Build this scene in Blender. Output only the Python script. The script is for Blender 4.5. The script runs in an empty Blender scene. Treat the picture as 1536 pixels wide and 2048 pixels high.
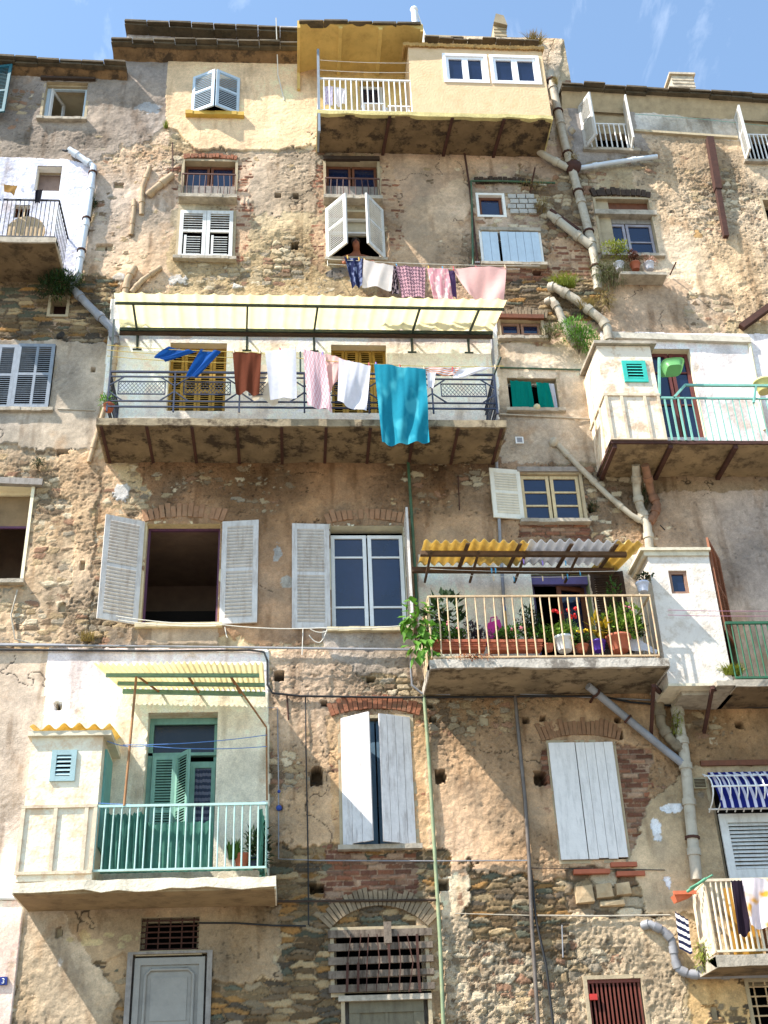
import bpy, math, random
import numpy as np
from mathutils import Vector, Matrix
random.seed(7)
SC = bpy.context.scene
COL = SC.collection
# ------------------------------------------------------------------ camera
F_PX, YAW, PITCH, ROLL = 2400.0, 5.0, 30.0, 2.5
CAM = np.array([0.0, -17.4, 1.6])
_ps, _th, _r = map(math.radians, (YAW, PITCH, ROLL))
FW = np.array([math.sin(_ps)*math.cos(_th), math.cos(_ps)*math.cos(_th), math.sin(_th)])
R0 = np.cross(FW, [0, 0, 1]); R0 /= np.linalg.norm(R0); U0 = np.cross(R0, FW)
RT = math.cos(_r)*R0 - math.sin(_r)*U0; UP = math.sin(_r)*R0 + math.cos(_r)*U0
cd = bpy.data.cameras.new('camera'); cam = bpy.data.objects.new('camera', cd); COL.objects.link(cam)
cd.sensor_fit = 'VERTICAL'; cd.sensor_height = 36; cd.lens = 36*F_PX/2048; cd.clip_end = 2000; cd.clip_start = .1
cam.matrix_world = Matrix(((RT[0], UP[0], -FW[0], CAM[0]), (RT[1], UP[1], -FW[1], CAM[1]), (RT[2], UP[2], -FW[2], CAM[2]), (0, 0, 0, 1)))
SC.camera = cam
# ------------------------------------------------------------------ light
SUN = Vector((2.2, 1.0, -3.0)).normalized()
w = bpy.data.worlds.new('World'); SC.world = w; w.use_nodes = True
nt = w.node_tree; nt.nodes.clear()
sky = nt.nodes.new('ShaderNodeTexSky'); sky.sky_type = 'NISHITA'; sky.sun_disc = False
sky.sun_elevation = math.asin(-SUN.z); sky.sun_rotation = math.atan2(-SUN.x, -SUN.y); sky.air_density = 1.0; sky.dust_density = .6; sky.ozone_density = 1.2
tc = nt.nodes.new('ShaderNodeTexCoord'); mp = nt.nodes.new('ShaderNodeMapping'); mp.inputs['Scale'].default_value = (3.2, 1.3, 1.6); mp.inputs['Rotation'].default_value = (.3, .5, .7)
cn = nt.nodes.new('ShaderNodeTexNoise'); cn.inputs['Scale'].default_value = 2.6; cn.inputs['Detail'].default_value = 9; cn.inputs['Roughness'].default_value = .62; cn.inputs['Distortion'].default_value = .6
cr = nt.nodes.new('ShaderNodeValToRGB'); cr.color_ramp.elements[0].position = .54; cr.color_ramp.elements[1].position = .92
cr.color_ramp.elements[0].color = (.04, .04, .04, 1); cr.color_ramp.elements[1].color = (.85, .85, .85, 1)
mx = nt.nodes.new('ShaderNodeMixRGB'); mx.inputs[2].default_value = (5.6, 6.0, 6.6, 1); mp.inputs['Location'].default_value = (1.3, .4, .2)
tint = nt.nodes.new('ShaderNodeMixRGB'); tint.blend_type = 'MULTIPLY'; tint.inputs[0].default_value = 1; tint.inputs[2].default_value = (.93, 1.06, 1.06, 1)
bg = nt.nodes.new('ShaderNodeBackground'); bg.inputs['Strength'].default_value = .15
out = nt.nodes.new('ShaderNodeOutputWorld')
for a, b in ((tc.outputs['Generated'], mp.inputs[0]), (mp.outputs[0], cn.inputs[0]), (cn.outputs[0], cr.inputs[0]), (cr.outputs[0], mx.inputs[0]), (sky.outputs[0], tint.inputs[1]), (tint.outputs[0], mx.inputs[1]), (mx.outputs[0], bg.inputs[0]), (bg.outputs[0], out.inputs[0])):
    nt.links.new(a, b)
sd = bpy.data.lights.new('sun', 'SUN'); sd.energy = 5.0; sd.angle = math.radians(.5); sd.color = (1, .94, .86)
so = bpy.data.objects.new('sun', sd); COL.objects.link(so); so.rotation_euler = SUN.to_track_quat('-Z', 'Y').to_euler(); so.location = (-20, -12, 40)
SC.view_settings.view_transform = 'Standard'; SC.view_settings.look = 'None'; SC.view_settings.exposure = 1.08; SC.view_settings.gamma = 1

# ------------------------------------------------------------------ helpers
def P(x, y, d=0.0):
    """point of the plane d metres in front of the facade seen at photograph pixel x,y"""
    r = FW + RT*((x-768)/F_PX) + UP*((1024-y)/F_PX)
    t = (-d-CAM[1])/r[1]
    return Vector(CAM + r*t)
def RC(x0, y0, x1, y1, d=0.0):
    xm, ym = (x0+x1)/2, (y0+y1)/2
    return P(x0, ym, d).x, P(x1, ym, d).x, P(xm, y1, d).z, P(xm, y0, d).z
def lin(c):
    return tuple(((v/255)/12.92 if v <= 10 else ((v/255+.055)/1.055)**2.4) for v in c)
MATS = {}
def M(name, rgb, rough=.7, var=.18, scale=5, bump=.25, bscale=60, dirt=.25, dcol=(70, 55, 40), metal=0, trans=0, streak=False, spec=.4, sheen=0):
    if name in MATS: return MATS[name]
    m = bpy.data.materials.new(name); m.use_nodes = True; n = m.node_tree.nodes; l = m.node_tree.links
    b = n['Principled BSDF']; b.inputs['Roughness'].default_value = rough; b.inputs['Metallic'].default_value = metal
    b.inputs['Specular IOR Level'].default_value = spec
    t = n.new('ShaderNodeTexCoord'); c = lin(rgb)
    mpn = n.new('ShaderNodeMapping'); l.new(t.outputs['Object'], mpn.inputs[0])
    n1 = n.new('ShaderNodeTexNoise'); n1.inputs['Scale'].default_value = scale; n1.inputs['Detail'].default_value = 8; n1.inputs['Roughness'].default_value = .65; l.new(t.outputs['Object'], n1.inputs[0])
    r1 = n.new('ShaderNodeValToRGB'); r1.color_ramp.elements[0].position = .3; r1.color_ramp.elements[1].position = .7
    r1.color_ramp.elements[0].color = tuple(v*(1-var) for v in c)+(1,); r1.color_ramp.elements[1].color = tuple(min(1, v*(1+var*.6)) for v in c)+(1,)
    l.new(n1.outputs[0], r1.inputs[0]); colo = r1.outputs[0]
    if dirt > 0:
        mpn.inputs['Scale'].default_value = (9, 9, 1.3) if streak else (2.2, 2.2, 2.2)
        n2 = n.new('ShaderNodeTexNoise'); n2.inputs['Scale'].default_value = 1.7; n2.inputs['Detail'].default_value = 9; n2.inputs['Roughness'].default_value = .72; l.new(mpn.outputs[0], n2.inputs[0])
        r2 = n.new('ShaderNodeValToRGB'); r2.color_ramp.elements[0].position = .49; r2.color_ramp.elements[1].position = .60 if dirt > .6 else .68
        r2.color_ramp.elements[0].color = (0, 0, 0, 1); r2.color_ramp.elements[1].color = (dirt, dirt, dirt, 1); l.new(n2.outputs[0], r2.inputs[0])
        mm = n.new('ShaderNodeMixRGB'); mm.inputs[2].default_value = lin(dcol)+(1,); l.new(r2.outputs[0], mm.inputs[0]); l.new(colo, mm.inputs[1]); colo = mm.outputs[0]
    l.new(colo, b.inputs['Base Color'])
    if bump > 0:
        n3 = n.new('ShaderNodeTexNoise'); n3.inputs['Scale'].default_value = bscale; n3.inputs['Detail'].default_value = 5; l.new(t.outputs['Object'], n3.inputs[0])
        bp = n.new('ShaderNodeBump'); bp.inputs['Strength'].default_value = bump; bp.inputs['Distance'].default_value = .01; l.new(n3.outputs[0], bp.inputs['Height']); l.new(bp.outputs[0], b.inputs['Normal'])
    if trans > 0:
        tr = n.new('ShaderNodeBsdfTranslucent'); l.new(colo, tr.inputs[0]); ms = n.new('ShaderNodeMixShader'); ms.inputs[0].default_value = trans
        l.new(b.outputs[0], ms.inputs[1]); l.new(tr.outputs[0], ms.inputs[2]); l.new(ms.outputs[0], n['Material Output'].inputs[0])
    MATS[name] = m; return m
def cloth_mat(name, rgb, rgb2=None, kind=None, scale=20, trans=.35):
    m = M(name, rgb, .9, .08, 12, .3, 220, 0, trans=trans, spec=.1)
    if rgb2 is None: return m
    n = m.node_tree.nodes; l = m.node_tree.links; b = n['Principled BSDF']; tr = [q for q in n if q.type == 'BSDF_TRANSLUCENT']
    tcn = [q for q in n if q.type == 'TEX_COORD'][0]; old = b.inputs['Base Color'].links[0].from_socket
    mixn = n.new('ShaderNodeMixRGB'); l.new(old, mixn.inputs[1]); mixn.inputs[2].default_value = lin(rgb2)+(1,)
    uv = tcn.outputs['UV']; mpn = n.new('ShaderNodeMapping'); l.new(uv, mpn.inputs[0])
    rp = n.new('ShaderNodeValToRGB'); rp.color_ramp.elements[0].color = (0, 0, 0, 1); rp.color_ramp.elements[1].color = (1, 1, 1, 1)
    if kind == 'check':
        t = n.new('ShaderNodeTexChecker'); t.inputs['Scale'].default_value = scale; t.inputs[1].default_value = (.9,)*3+(1,); t.inputs[2].default_value = (.1,)*3+(1,); l.new(uv, t.inputs[0]); l.new(t.outputs[0], rp.inputs[0]); rp.color_ramp.elements[1].color = (.6, .6, .6, 1)
    elif kind == 'stripe':
        t = n.new('ShaderNodeTexWave'); t.inputs['Scale'].default_value = scale; t.inputs['Distortion'].default_value = .3; l.new(uv, t.inputs[0]); l.new(t.outputs[0], rp.inputs[0]); rp.color_ramp.elements[0].position = .66; rp.color_ramp.elements[1].position = .74
    elif kind == 'hstripe':
        mpn.inputs['Rotation'].default_value = (0, 0, math.pi/2); t = n.new('ShaderNodeTexWave'); t.inputs['Scale'].default_value = scale; t.inputs['Distortion'].default_value = 1; l.new(mpn.outputs[0], t.inputs[0]); l.new(t.outputs[0], rp.inputs[0]); rp.color_ramp.elements[0].position = .45; rp.color_ramp.elements[1].position = .55
    elif kind == 'aztec':
        t = n.new('ShaderNodeTexVoronoi'); t.distance = 'MANHATTAN'; t.inputs['Scale'].default_value = scale; t.inputs['Randomness'].default_value = .15; l.new(uv, t.inputs[0]); l.new(t.outputs[0], rp.inputs[0]); rp.color_ramp.interpolation = 'CONSTANT'; rp.color_ramp.elements[1].position = .55
        e = rp.color_ramp.elements.new(.3); e.color = (0, 0, 0, 1); rp.color_ramp.elements[0].color = (.8, .8, .8, 1)
    elif kind == 'blotch':
        t = n.new('ShaderNodeTexNoise'); t.inputs['Scale'].default_value = scale; l.new(uv, t.inputs[0]); l.new(t.outputs[0], rp.inputs[0]); rp.color_ramp.elements[0].position = .5; rp.color_ramp.elements[1].position = .6
    l.new(rp.outputs[0], mixn.inputs[0]); l.new(mixn.outputs[0], b.inputs['Base Color'])
    for q in tr: l.new(mixn.outputs[0], q.inputs[0])
    return m

class G:
    def __init__(s): s.v = []; s.f = []; s.sm = []; s.uv = {}
    def add(s, vs, fs, smooth=False):
        o = len(s.v); s.v += [tuple(v) for v in vs]; s.f += [tuple(o+i for i in f) for f in fs]; s.sm += [smooth]*len(fs); return s
    def hexa(s, p):
        return s.add(p, [(0, 3, 2, 1), (4, 5, 6, 7), (0, 1, 5, 4), (1, 2, 6, 5), (2, 3, 7, 6), (3, 0, 4, 7)])
    def box(s, x0, x1, y0, y1, z0, z1):
        return s.hexa([(x0, y0, z0), (x1, y0, z0), (x1, y1, z0), (x0, y1, z0), (x0, y0, z1), (x1, y0, z1), (x1, y1, z1), (x0, y1, z1)])
    def pb(s, pl, u0, u1, v0, v1, n0, n1):
        o, u, v, n = pl
        q = lambda a, b, c: o+u*a+v*b+n*c
        return s.hexa([q(u0, v0, n0), q(u1, v0, n0), q(u1, v0, n1), q(u0, v0, n1), q(u0, v1, n0), q(u1, v1, n0), q(u1, v1, n1), q(u0, v1, n1)])
    def bar(s, p, q, w=.03, h=None):
        p = Vector(p); q = Vector(q); h = h or w; d = (q-p).normalized(); a = d.cross(Vector((0, 0, 1)))
        if a.length < .05: a = Vector((1, 0, 0))
        a.normalize(); b = d.cross(a).normalized(); a *= w/2; b *= h/2
        return s.hexa([p-a-b, p+a-b, p+a+b, p-a+b, q-a-b, q+a-b, q+a+b, q-a+b])
    def tube(s, pts, r, n=8, collars=0, cap=True):
        pts = [Vector(p) for p in pts]; rs = r if isinstance(r, (list, tuple)) else [r]*len(pts)
        vs = []; fs = []; a = None
        for i, p in enumerate(pts):
            d = (pts[min(i+1, len(pts)-1)]-pts[max(i-1, 0)]).normalized()
            if a is None:
                a = d.cross(Vector((.3, 1, .2)));  a.normalize()
            a = (a-d*a.dot(d)).normalized(); b = d.cross(a)
            for k in range(n):
                t = 2*math.pi*k/n; vs.append(p+(a*math.cos(t)+b*math.sin(t))*rs[i])
        for i in range(len(pts)-1):
            for k in range(n): fs.append((i*n+k, i*n+(k+1) % n, (i+1)*n+(k+1) % n, (i+1)*n+k))
        s.add(vs, fs, True)
        if cap: s.add(vs[:n], [tuple(range(n))[::-1]]); s.add(vs[-n:], [tuple(range(n))])
        if collars:
            L = 0
            for i in range(len(pts)-1):
                d = pts[i+1]-pts[i]; ll = d.length; m = max(1, int(ll/collars)); dn = d.normalized()
                for k in range(m):
                    c = pts[i]+d*((k+.5)/m); s.tube([c-dn*.05, c+dn*.05], rs[i]*1.22, n)
        return s
    def grid(s, rows, smooth=True, close=False):
        nr = len(rows); nc = len(rows[0]); vs = [p for r in rows for p in r]; fs = []
        for i in range(nr-1):
            for j in range(nc-1 if not close else nc): fs.append((i*nc+j, i*nc+(j+1) % nc, (i+1)*nc+(j+1) % nc, (i+1)*nc+j))
        return s.add(vs, fs, smooth)
    def sph(s, c, r, n=8, m=6, sq=(1, 1, 1), jit=0):
        c = Vector(c); rows = []
        for i in range(m+1):
            t = math.pi*i/m; rows.append([c+Vector((math.sin(t)*math.cos(2*math.pi*k/n)*sq[0], math.sin(t)*math.sin(2*math.pi*k/n)*sq[1], math.cos(t)*sq[2]))*r*(1+random.uniform(-jit, jit)) for k in range(n)])
        return s.grid(rows, True, True)
    def lone(s, name, mat, label, cat, group=None, uv=None):
        c = Vector([(min(v[i] for v in s.v)+max(v[i] for v in s.v))/2 for i in range(3)]); c.z = min(v[2] for v in s.v)
        s.v = [tuple(Vector(v)-c) for v in s.v]; o = s.build(name, mat, None, uv); o.location = c; return tag(o, label, cat, group)
    def build(s, name, mat, parent=None, uv=None):
        root = parent
        while root is not None and root.parent is not None: root = root.parent
        off = root.location if root is not None else Vector((0, 0, 0))
        me = bpy.data.meshes.new(name); me.from_pydata([(v[0]-off.x, v[1]-off.y, v[2]-off.z) for v in s.v], [], s.f)
        me.polygons.foreach_set('use_smooth', s.sm); me.materials.append(mat); me.validate(); me.update()
        if uv is not None and len(uv) == len(me.vertices):
            l = me.uv_layers.new(name='UVMap'); idx = np.zeros(len(me.loops), int); me.loops.foreach_get('vertex_index', idx)
            l.data.foreach_set('uv', np.array(uv, float)[idx].ravel())
        o = bpy.data.objects.new(name, me); COL.objects.link(o)
        if parent is not None: o.parent = parent
        return o
def plane(x, d, z, ang=0, flip=1):
    """local frame: origin on the facade, u along the leaf, v up, n outward; ang opens the leaf towards the street"""
    a = math.radians(ang)
    u = Vector((flip*math.cos(a), -math.sin(a), 0)); n = Vector((-flip*math.sin(a), -math.cos(a), 0)) if ang <= 90 else Vector((-flip*math.sin(a), -math.cos(a), 0))
    return Vector((x, -d, z)), u, Vector((0, 0, 1)), n
def tag(o, label, cat, group=None, kind=None):
    if label: o['label'] = label
    if cat: o['category'] = cat
    if group: o['group'] = group
    if kind: o['kind'] = kind
    return o
def thing(name, loc, label, cat, group=None):
    o = bpy.data.objects.new(name, None); COL.objects.link(o); o.location = loc; o.empty_display_size = .2
    return tag(o, label, cat, group)

# ------------------------------------------------------------------ openings of the facade (photograph pixels at mid height)
OP = dict(
 L2=(88, 165, 172, 240), L3=(72, 334, 122, 384), L4=(28, 412, 60, 438), L6=(101, 595, 133, 629), L7=(-46, 692, 106, 820), L8=(-60, 970, 52, 1163),
 M1=(386, 160, 478, 232), M2=(367, 322, 470, 402), M3=(358, 424, 466, 518), M4=(652, 322, 756, 404), M5=(657, 424, 764, 520), M6=(958, 390, 1006, 430), M7=(966, 466, 1080, 530),
 M9=(1002, 640, 1084, 677), M10=(1017, 757, 1116, 821), M11=(1044, 948, 1164, 1042), D1=(337, 688, 452, 824), D2=(663, 692, 775, 828), T1=(720, 165, 768, 225),
 W12=(288, 1048, 438, 1250), W13=(662, 1052, 812, 1258), D3=(1070, 1150, 1186, 1312), W14=(684, 1436, 826, 1692), W15=(1112, 1486, 1240, 1720), D4=(288, 1427, 431, 1742),
 W16=(281, 1834, 398, 1903), D16=(258, 1908, 415, 2080), W17=(668, 1860, 852, 1984), D17=(690, 1992, 858, 2080), W18=(1180, 1957, 1290, 2080),
 R1=(1165, 216, 1262, 302), R2=(1482, 237, 1560, 325), M8=(1200, 398, 1308, 512), D5=(1315, 700, 1396, 876), D6=(1412, 1130, 1458, 1352), W20=(1432, 1545, 1560, 1760), W19=(1506, 1962, 1600, 2080), R3=(1530, 400, 1580, 442))
OW = {k: RC(*v) for k, v in OP.items()}
XL = P(128, 1300).x; XR = P(1300, 1100).x
OW['CUT'] = (P(845, 60).x, XR+1, P(960, 74).z, 99)
XMIN, XMAX = P(-60, 60).x-.6, P(1600, 100).x+.4
ZL = P(120, 128).z; ZM = P(420, 50).z; ZR = P(1300, 205).z
# ------------------------------------------------------------------ facade surface
rng = np.random.default_rng(3); LAT = rng.random((512, 512))
def vn(x, z, s, seed=0):
    x = x/s+seed*17.3+200; z = z/s+seed*7.7+200; xi = np.floor(x).astype(int); zi = np.floor(z).astype(int); fx = x-xi; fz = z-zi
    fx = fx*fx*(3-2*fx); fz = fz*fz*(3-2*fz); g = lambda a, b: LAT[a % 512, b % 512]
    return (g(xi, zi)*(1-fx)+g(xi+1, zi)*fx)*(1-fz)+(g(xi, zi+1)*(1-fx)+g(xi+1, zi+1)*fx)*fz
def fbm(x, z, s, o=4, seed=0, gain=.55):
    t = 0; a = 1; n = 0
    for i in range(o): t = t+a*vn(x, z, s, seed+i*3); n += a; a *= gain; s *= .5
    return t/n*2-1
def voro(x, z, sx, sz, seed):
    u = x/sx; w_ = z/sz; iu = np.floor(u).astype(int); iw = np.floor(w_).astype(int)
    f1 = np.full(x.shape, 9.); f2 = np.full(x.shape, 9.); ids = np.zeros(x.shape, int)
    for a in (-1, 0, 1):
        for b in (-1, 0, 1):
            cu, cw = iu+a, iw+b; h1 = LAT[(cu+seed*31) % 512, (cw+seed*57) % 512]; h2 = LAT[(cu*3+seed+99) % 512, (cw*5+77) % 512]
            d = np.hypot(cu+.15+.7*h1-u, cw+.2+.6*h2-w_); m = d < f1
            f2 = np.where(m, f1, np.minimum(f2, d)); ids = np.where(m, (cu*7919+cw*104729+seed) & 0xfffff, ids); f1 = np.where(m, d, f1)
    return f2-f1, ids
def inpoly(x, z, poly):
    r = np.zeros(x.shape, bool); n = len(poly)
    for i in range(n):
        (x0, z0), (x1, z1) = poly[i], poly[(i+1) % n]
        if abs(z1-z0) < 1e-9: continue
        c = ((z0 > z) != (z1 > z)) & (x < (x1-x0)*(z-z0)/(z1-z0)+x0); r ^= c
    return r
# polygon, plaster colour, cover (cm), substrate 0 rubble 1 schist 2 brick, roughness, edge raggedness (m)
PT = [
 ([(-80, 100), (350, 100), (335, 262), (250, 335), (190, 335), (-80, 322)], (150, 141, 126), 6, 0, .6, .15),
 ([(190, 325), (345, 255), (345, 640), (215, 650), (150, 560)], (192, 172, 142), 3.0, 0, 1, .2),
 ([(-80, 550), (235, 550), (235, 692), (-80, 692)], (150, 130, 105), .3, 1, .6, .15),
 ([(-80, 680), (222, 690), (205, 830), (190, 905), (-80, 895)], (164, 157, 140), 5.5, 0, .5, .12),
 ([(-80, 895), (190, 900), (190, 1300), (-80, 1300)], (186, 168, 138), 1.6, 0, 1.0, .2),
 ([(118, 900), (205, 900), (190, 1000), (185, 1290), (110, 1290), (150, 1100)], (190, 170, 138), 4.2, 0, 1.2, .12),
 ([(200, 915), (300, 1000), (300, 1290), (175, 1290)], (186, 162, 128), 1.5, 0, 1, .1),
 ([(336, 90), (650, 90), (650, 292), (560, 302), (395, 300), (352, 262), (333, 258), (332, 200)], (230, 198, 150), 8, 0, .5, .03),
 ([(240, 20), (640, 20), (640, 92), (240, 92)], (205, 204, 198), 8, 0, .3, .02),
 ([(345, 302), (642, 300), (650, 420), (600, 430), (470, 420), (345, 330)], (170, 152, 122), 3.6, 0, 1.0, .2),
 ([(640, 285), (1115, 285), (1120, 350), (940, 350), (900, 600), (760, 600), (760, 310)], (172, 148, 118), 3.5, 0, 1.0, .3),
 ([(770, 430), (940, 350), (930, 600), (800, 600)], (180, 158, 126), 3.6, 0, 1.0, .15),
 ([(940, 350), (1180, 340), (1215, 680), (1000, 690), (1000, 600), (930, 580)], (168, 148, 120), 1.6, 0, 1.1, .2),
 ([(1030, 345), (1170, 350), (1200, 560), (1110, 560), (1080, 440)], (140, 118, 90), .9, 0, 1.2, .25),
 ([(466, 318), (508, 322), (500, 520), (466, 520)], (186, 160, 126), 2.0, 2, 1.0, .2),
 ([(335, 330), (368, 325), (356, 420), (330, 420)], (186, 160, 126), 2.0, 2, 1.0, .2),
 ([(628, 318), (656, 318), (654, 420), (632, 440)], (176, 150, 116), 1.9, 2, 1.0, .2),
 ([(756, 310), (790, 330), (800, 430), (762, 420)], (176, 150, 116), 1.9, 2, 1.0, .2),
 ([(764, 430), (800, 450), (800, 530), (766, 520)], (176, 150, 116), 2.0, 2, 1.0, .2),
 ([(622, 450), (658, 440), (656, 545), (630, 540)], (180, 154, 120), 2.0, 2, 1.0, .2),
 ([(940, 528), (1110, 530), (1110, 575), (950, 570)], (170, 140, 108), .6, 2, 1.0, .12),
 ([(1100, 470), (1180, 480), (1185, 560), (1100, 560)], (170, 144, 110), 1.9, 2, 1.0, .2),
 ([(1280, 380), (1320, 385), (1330, 420), (1290, 420)], (180, 150, 116), 1.2, 2, 1.0, .1),
 ([(990, 560), (1200, 560), (1200, 640), (990, 640)], (170, 150, 120), .2, 1, .8, .1),
 ([(222, 600), (992, 600), (1002, 850), (202, 850)], (244, 234, 208), 8, 0, .25, .0),
 ([(996, 685), (1185, 700), (1200, 925), (1000, 930)], (176, 160, 130), 6, 0, .5, .05),
 ([(225, 850), (1000, 850), (1005, 925), (1010, 1030), (800, 1040), (300, 1040), (300, 1000)], (142, 114, 84), 5.0, 0, 1.3, .15),  # plaster tone darkened to paint in the shade under the long balcony
 ([(300, 1000), (1010, 1010), (850, 1130), (840, 1290), (300, 1290)], (152, 124, 92), 4.5, 0, 1.4, .2),  # balcony shade painted into the plaster, down past the big shuttered windows
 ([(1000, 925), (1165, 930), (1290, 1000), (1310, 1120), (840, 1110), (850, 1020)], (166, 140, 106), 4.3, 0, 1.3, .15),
 ([(1038, 1044), (1178, 1044), (1182, 1078), (1038, 1074)], (170, 140, 110), -.2, 2, .6, .06),
 ([(214, 1252), (436, 1256), (436, 1292), (214, 1290)], (165, 150, 125), 5.5, 0, .6, .03),
 ([(640, 1258), (845, 1258), (840, 1375), (780, 1340), (640, 1362)], (168, 156, 134), 5, 0, .7, .12),
 ([(836, 1110), (1310, 1110), (1325, 1330), (836, 1330)], (238, 224, 192), 8, 0, .25, .0),
 ([(536, 1300), (640, 1300), (800, 1400), (870, 1400), (880, 1800), (536, 1800)], (190, 166, 132), 4.0, 0, 1.4, .1),
 ([(860, 1385), (1330, 1385), (1360, 1560), (1330, 1800), (880, 1800)], (176, 151, 118), 4.2, 0, 1.4, .15),
 ([(1225, 1485), (1300, 1500), (1305, 1700), (1258, 1720)], (160, 138, 110), 1.2, 2, .8, .1),
 ([(1085, 1500), (1108, 1500), (1114, 1580), (1090, 1580)], (160, 138, 110), .6, 2, .8, .04),
 ([(650, 1430), (686, 1430), (694, 1700), (668, 1700)], (186, 158, 118), 3.3, 2, 1.2, .06),
 ([(822, 1430), (850, 1440), (858, 1700), (830, 1700)], (186, 158, 118), 3.4, 2, 1.2, .06),
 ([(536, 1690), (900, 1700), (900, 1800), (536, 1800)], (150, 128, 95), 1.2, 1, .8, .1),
 ([(650, 1702), (832, 1702), (832, 1800), (650, 1800)], (168, 140, 110), 1.35, 2, 1.0, .16),
 ([(870, 1740), (1345, 1800), (1400, 2120), (870, 2120)], (200, 184, 150), 3.6, 0, 2.4, .12),
 ([(930, 1745), (1150, 1760), (1130, 1925), (950, 1890)], (150, 125, 88), .2, 1, 1.0, .2),
 ([(1130, 1735), (1305, 1735), (1325, 1835), (1135, 1825)], (160, 138, 105), -.6, 3, .8, .06),
 ([(-80, 1292), (97, 1300), (80, 1560), (45, 1802), (-80, 1802)], (196, 182, 158), 7, 0, .4, .02),
 ([(97, 1295), (538, 1300), (538, 1800), (36, 1800), (80, 1560)], (236, 222, 206), 8, 0, .3, .01),
 ([(245, 1385), (538, 1385), (538, 1800), (190, 1800), (215, 1480)], (236, 226, 190), 9, 0, .25, .01),
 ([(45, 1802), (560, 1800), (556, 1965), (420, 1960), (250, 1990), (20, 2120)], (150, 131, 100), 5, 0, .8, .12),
 ([(120, 1930), (262, 1900), (262, 2120), (120, 2120)], (150, 130, 98), 1.8, 1, 1.2, .15),
 ([(40, 1800), (120, 1830), (230, 1990), (230, 2120), (20, 2120)], (176, 160, 130), 4.4, 0, 1.6, .1),
 ([(-80, 1802), (50, 1802), (16, 2120), (-80, 2120)], (235, 204, 178), 9, 0, .2, .0),
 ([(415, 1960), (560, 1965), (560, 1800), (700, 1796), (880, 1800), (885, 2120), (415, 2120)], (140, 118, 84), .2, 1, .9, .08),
 ([(830, 1800), (882, 1800), (890, 2120), (850, 2120)], (170, 146, 110), 2.2, 0, 1.2, .06),
 ([(1115, 185), (1700, 200), (1700, 350), (1300, 350), (1280, 310), (1130, 330)], (188, 168, 134), 4.6, 0, .8, .1),
 ([(1125, 195), (1275, 200), (1300, 310), (1150, 330)], (150, 141, 124), 5.4, 0, .6, .12),
 ([(1268, 224), (1480, 232), (1485, 285), (1275, 262)], (188, 184, 166), 6, 0, .4, .04),
 ([(1265, 340), (1700, 330), (1700, 650), (1290, 640)], (206, 184, 146), 4.0, 0, 1.5, .1),
 ([(1200, 560), (1380, 560), (1380, 690), (1215, 690)], (172, 148, 116), 6, 0, .5, .12),
 ([(1375, 590), (1460, 590), (1470, 690), (1370, 690)], (180, 160, 130), 1.8, 0, 1.0, .2),
 ([(1200, 665), (1700, 672), (1700, 905), (1215, 905)], (240, 228, 212), 8, 0, .3, .01),
 ([(1285, 940), (1700, 930), (1700, 1375), (1400, 1375), (1310, 1090)], (176, 158, 134), 5.4, 0, .6, .1),
 ([(1240, 905), (1700, 905), (1700, 985), (1270, 985)], (150, 130, 100), 4.6, 0, .8, .1),
 ([(1300, 1385), (1700, 1375), (1700, 1535), (1340, 1535)], (150, 126, 94), 3.8, 0, 1.1, .12),
 ([(1300, 1600), (1380, 1530), (1700, 1530), (1700, 1830), (1290, 1830), (1262, 1720)], (168, 155, 126), 7, 0, .35, .08),
 ([(1375, 1945), (1520, 1945), (1530, 2120), (1400, 2120)], (186, 160, 112), 1.6, 1, 1.2, .08),
 ([(-80, 314), (130, 320), (192, 333), (172, 450), (155, 560), (125, 560), (-80, 560)], (226, 226, 228), 8, 0, .6, .01),
 ([(636, 60), (832, 60), (832, 288), (636, 288)], (220, 190, 120), 8, 0, .3, .0),
 ([(832, 40), (1130, 40), (1110, 288), (832, 288)], (196, 178, 144), 5, 0, .8, .05),
]
BL = [(245, 985, 14, 18, (176, 172, 168)), (555, 1110, 10, 20, (172, 166, 158)), (575, 1165, 14, 12, (166, 158, 146)), (355, 560, 16, 12, (196, 188, 178)), (475, 573, 14, 6, (206, 196, 184)), (1312, 1655, 10, 22, (235, 235, 235)), (1342, 1617, 20, 8, (235, 235, 235)), (1335, 1760, 7, 9, (225, 222, 218)), (300, 215, 22, 12, (190, 186, 184)), (240, 555, 10, 8, (210, 205, 195)), (120, 1925, 5, 8, (210, 195, 180)), (690, 545, 30, 12, (120, 112, 104)), (1395, 470, 12, 8, (190, 150, 100))]
for k in range(14): BL.append((random.uniform(130, 400), random.uniform(1865, 1900), random.uniform(5, 16), random.uniform(3, 7), (196, 176, 134)))
HO = [(238, 371, 9, 7), (208, 494, 15, 8), (556, 391, 6, 6), (592, 392, 6, 6), (590, 490, 7, 8), (165, 1132, 4, 9), (125, 1214, 6, 9), (118, 1414, 7, 8), (559, 1352, 10, 9), (633, 1552, 11, 16), (881, 1553, 10, 14), (1081, 1557, 12, 12), (886, 1770, 12, 9), (633, 1777, 14, 8), (742, 1359, 8, 5), (648, 1408, 6, 5), (860, 1410, 6, 5), (866, 1437, 6, 5), (968, 1441, 8, 8), (1052, 1441, 6, 6), (1086, 1438, 6, 5), (1088, 1468, 7, 7), (1185, 1014, 9, 8), (1238, 1470, 7, 8), (1236, 1440, 6, 5), (118, 1865, 5, 9), (1430, 2025, 5, 10), (1478, 1450, 7, 6), (187, 741, 4, 5), (700, 380, 5, 5), (1075, 545, 8, 6), (560, 1615, 4, 4), (125, 905, 12, 5)]
def srgb2lin(a): return np.where(a <= .04045, a/12.92, ((a+.055)/1.055)**2.4)
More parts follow.
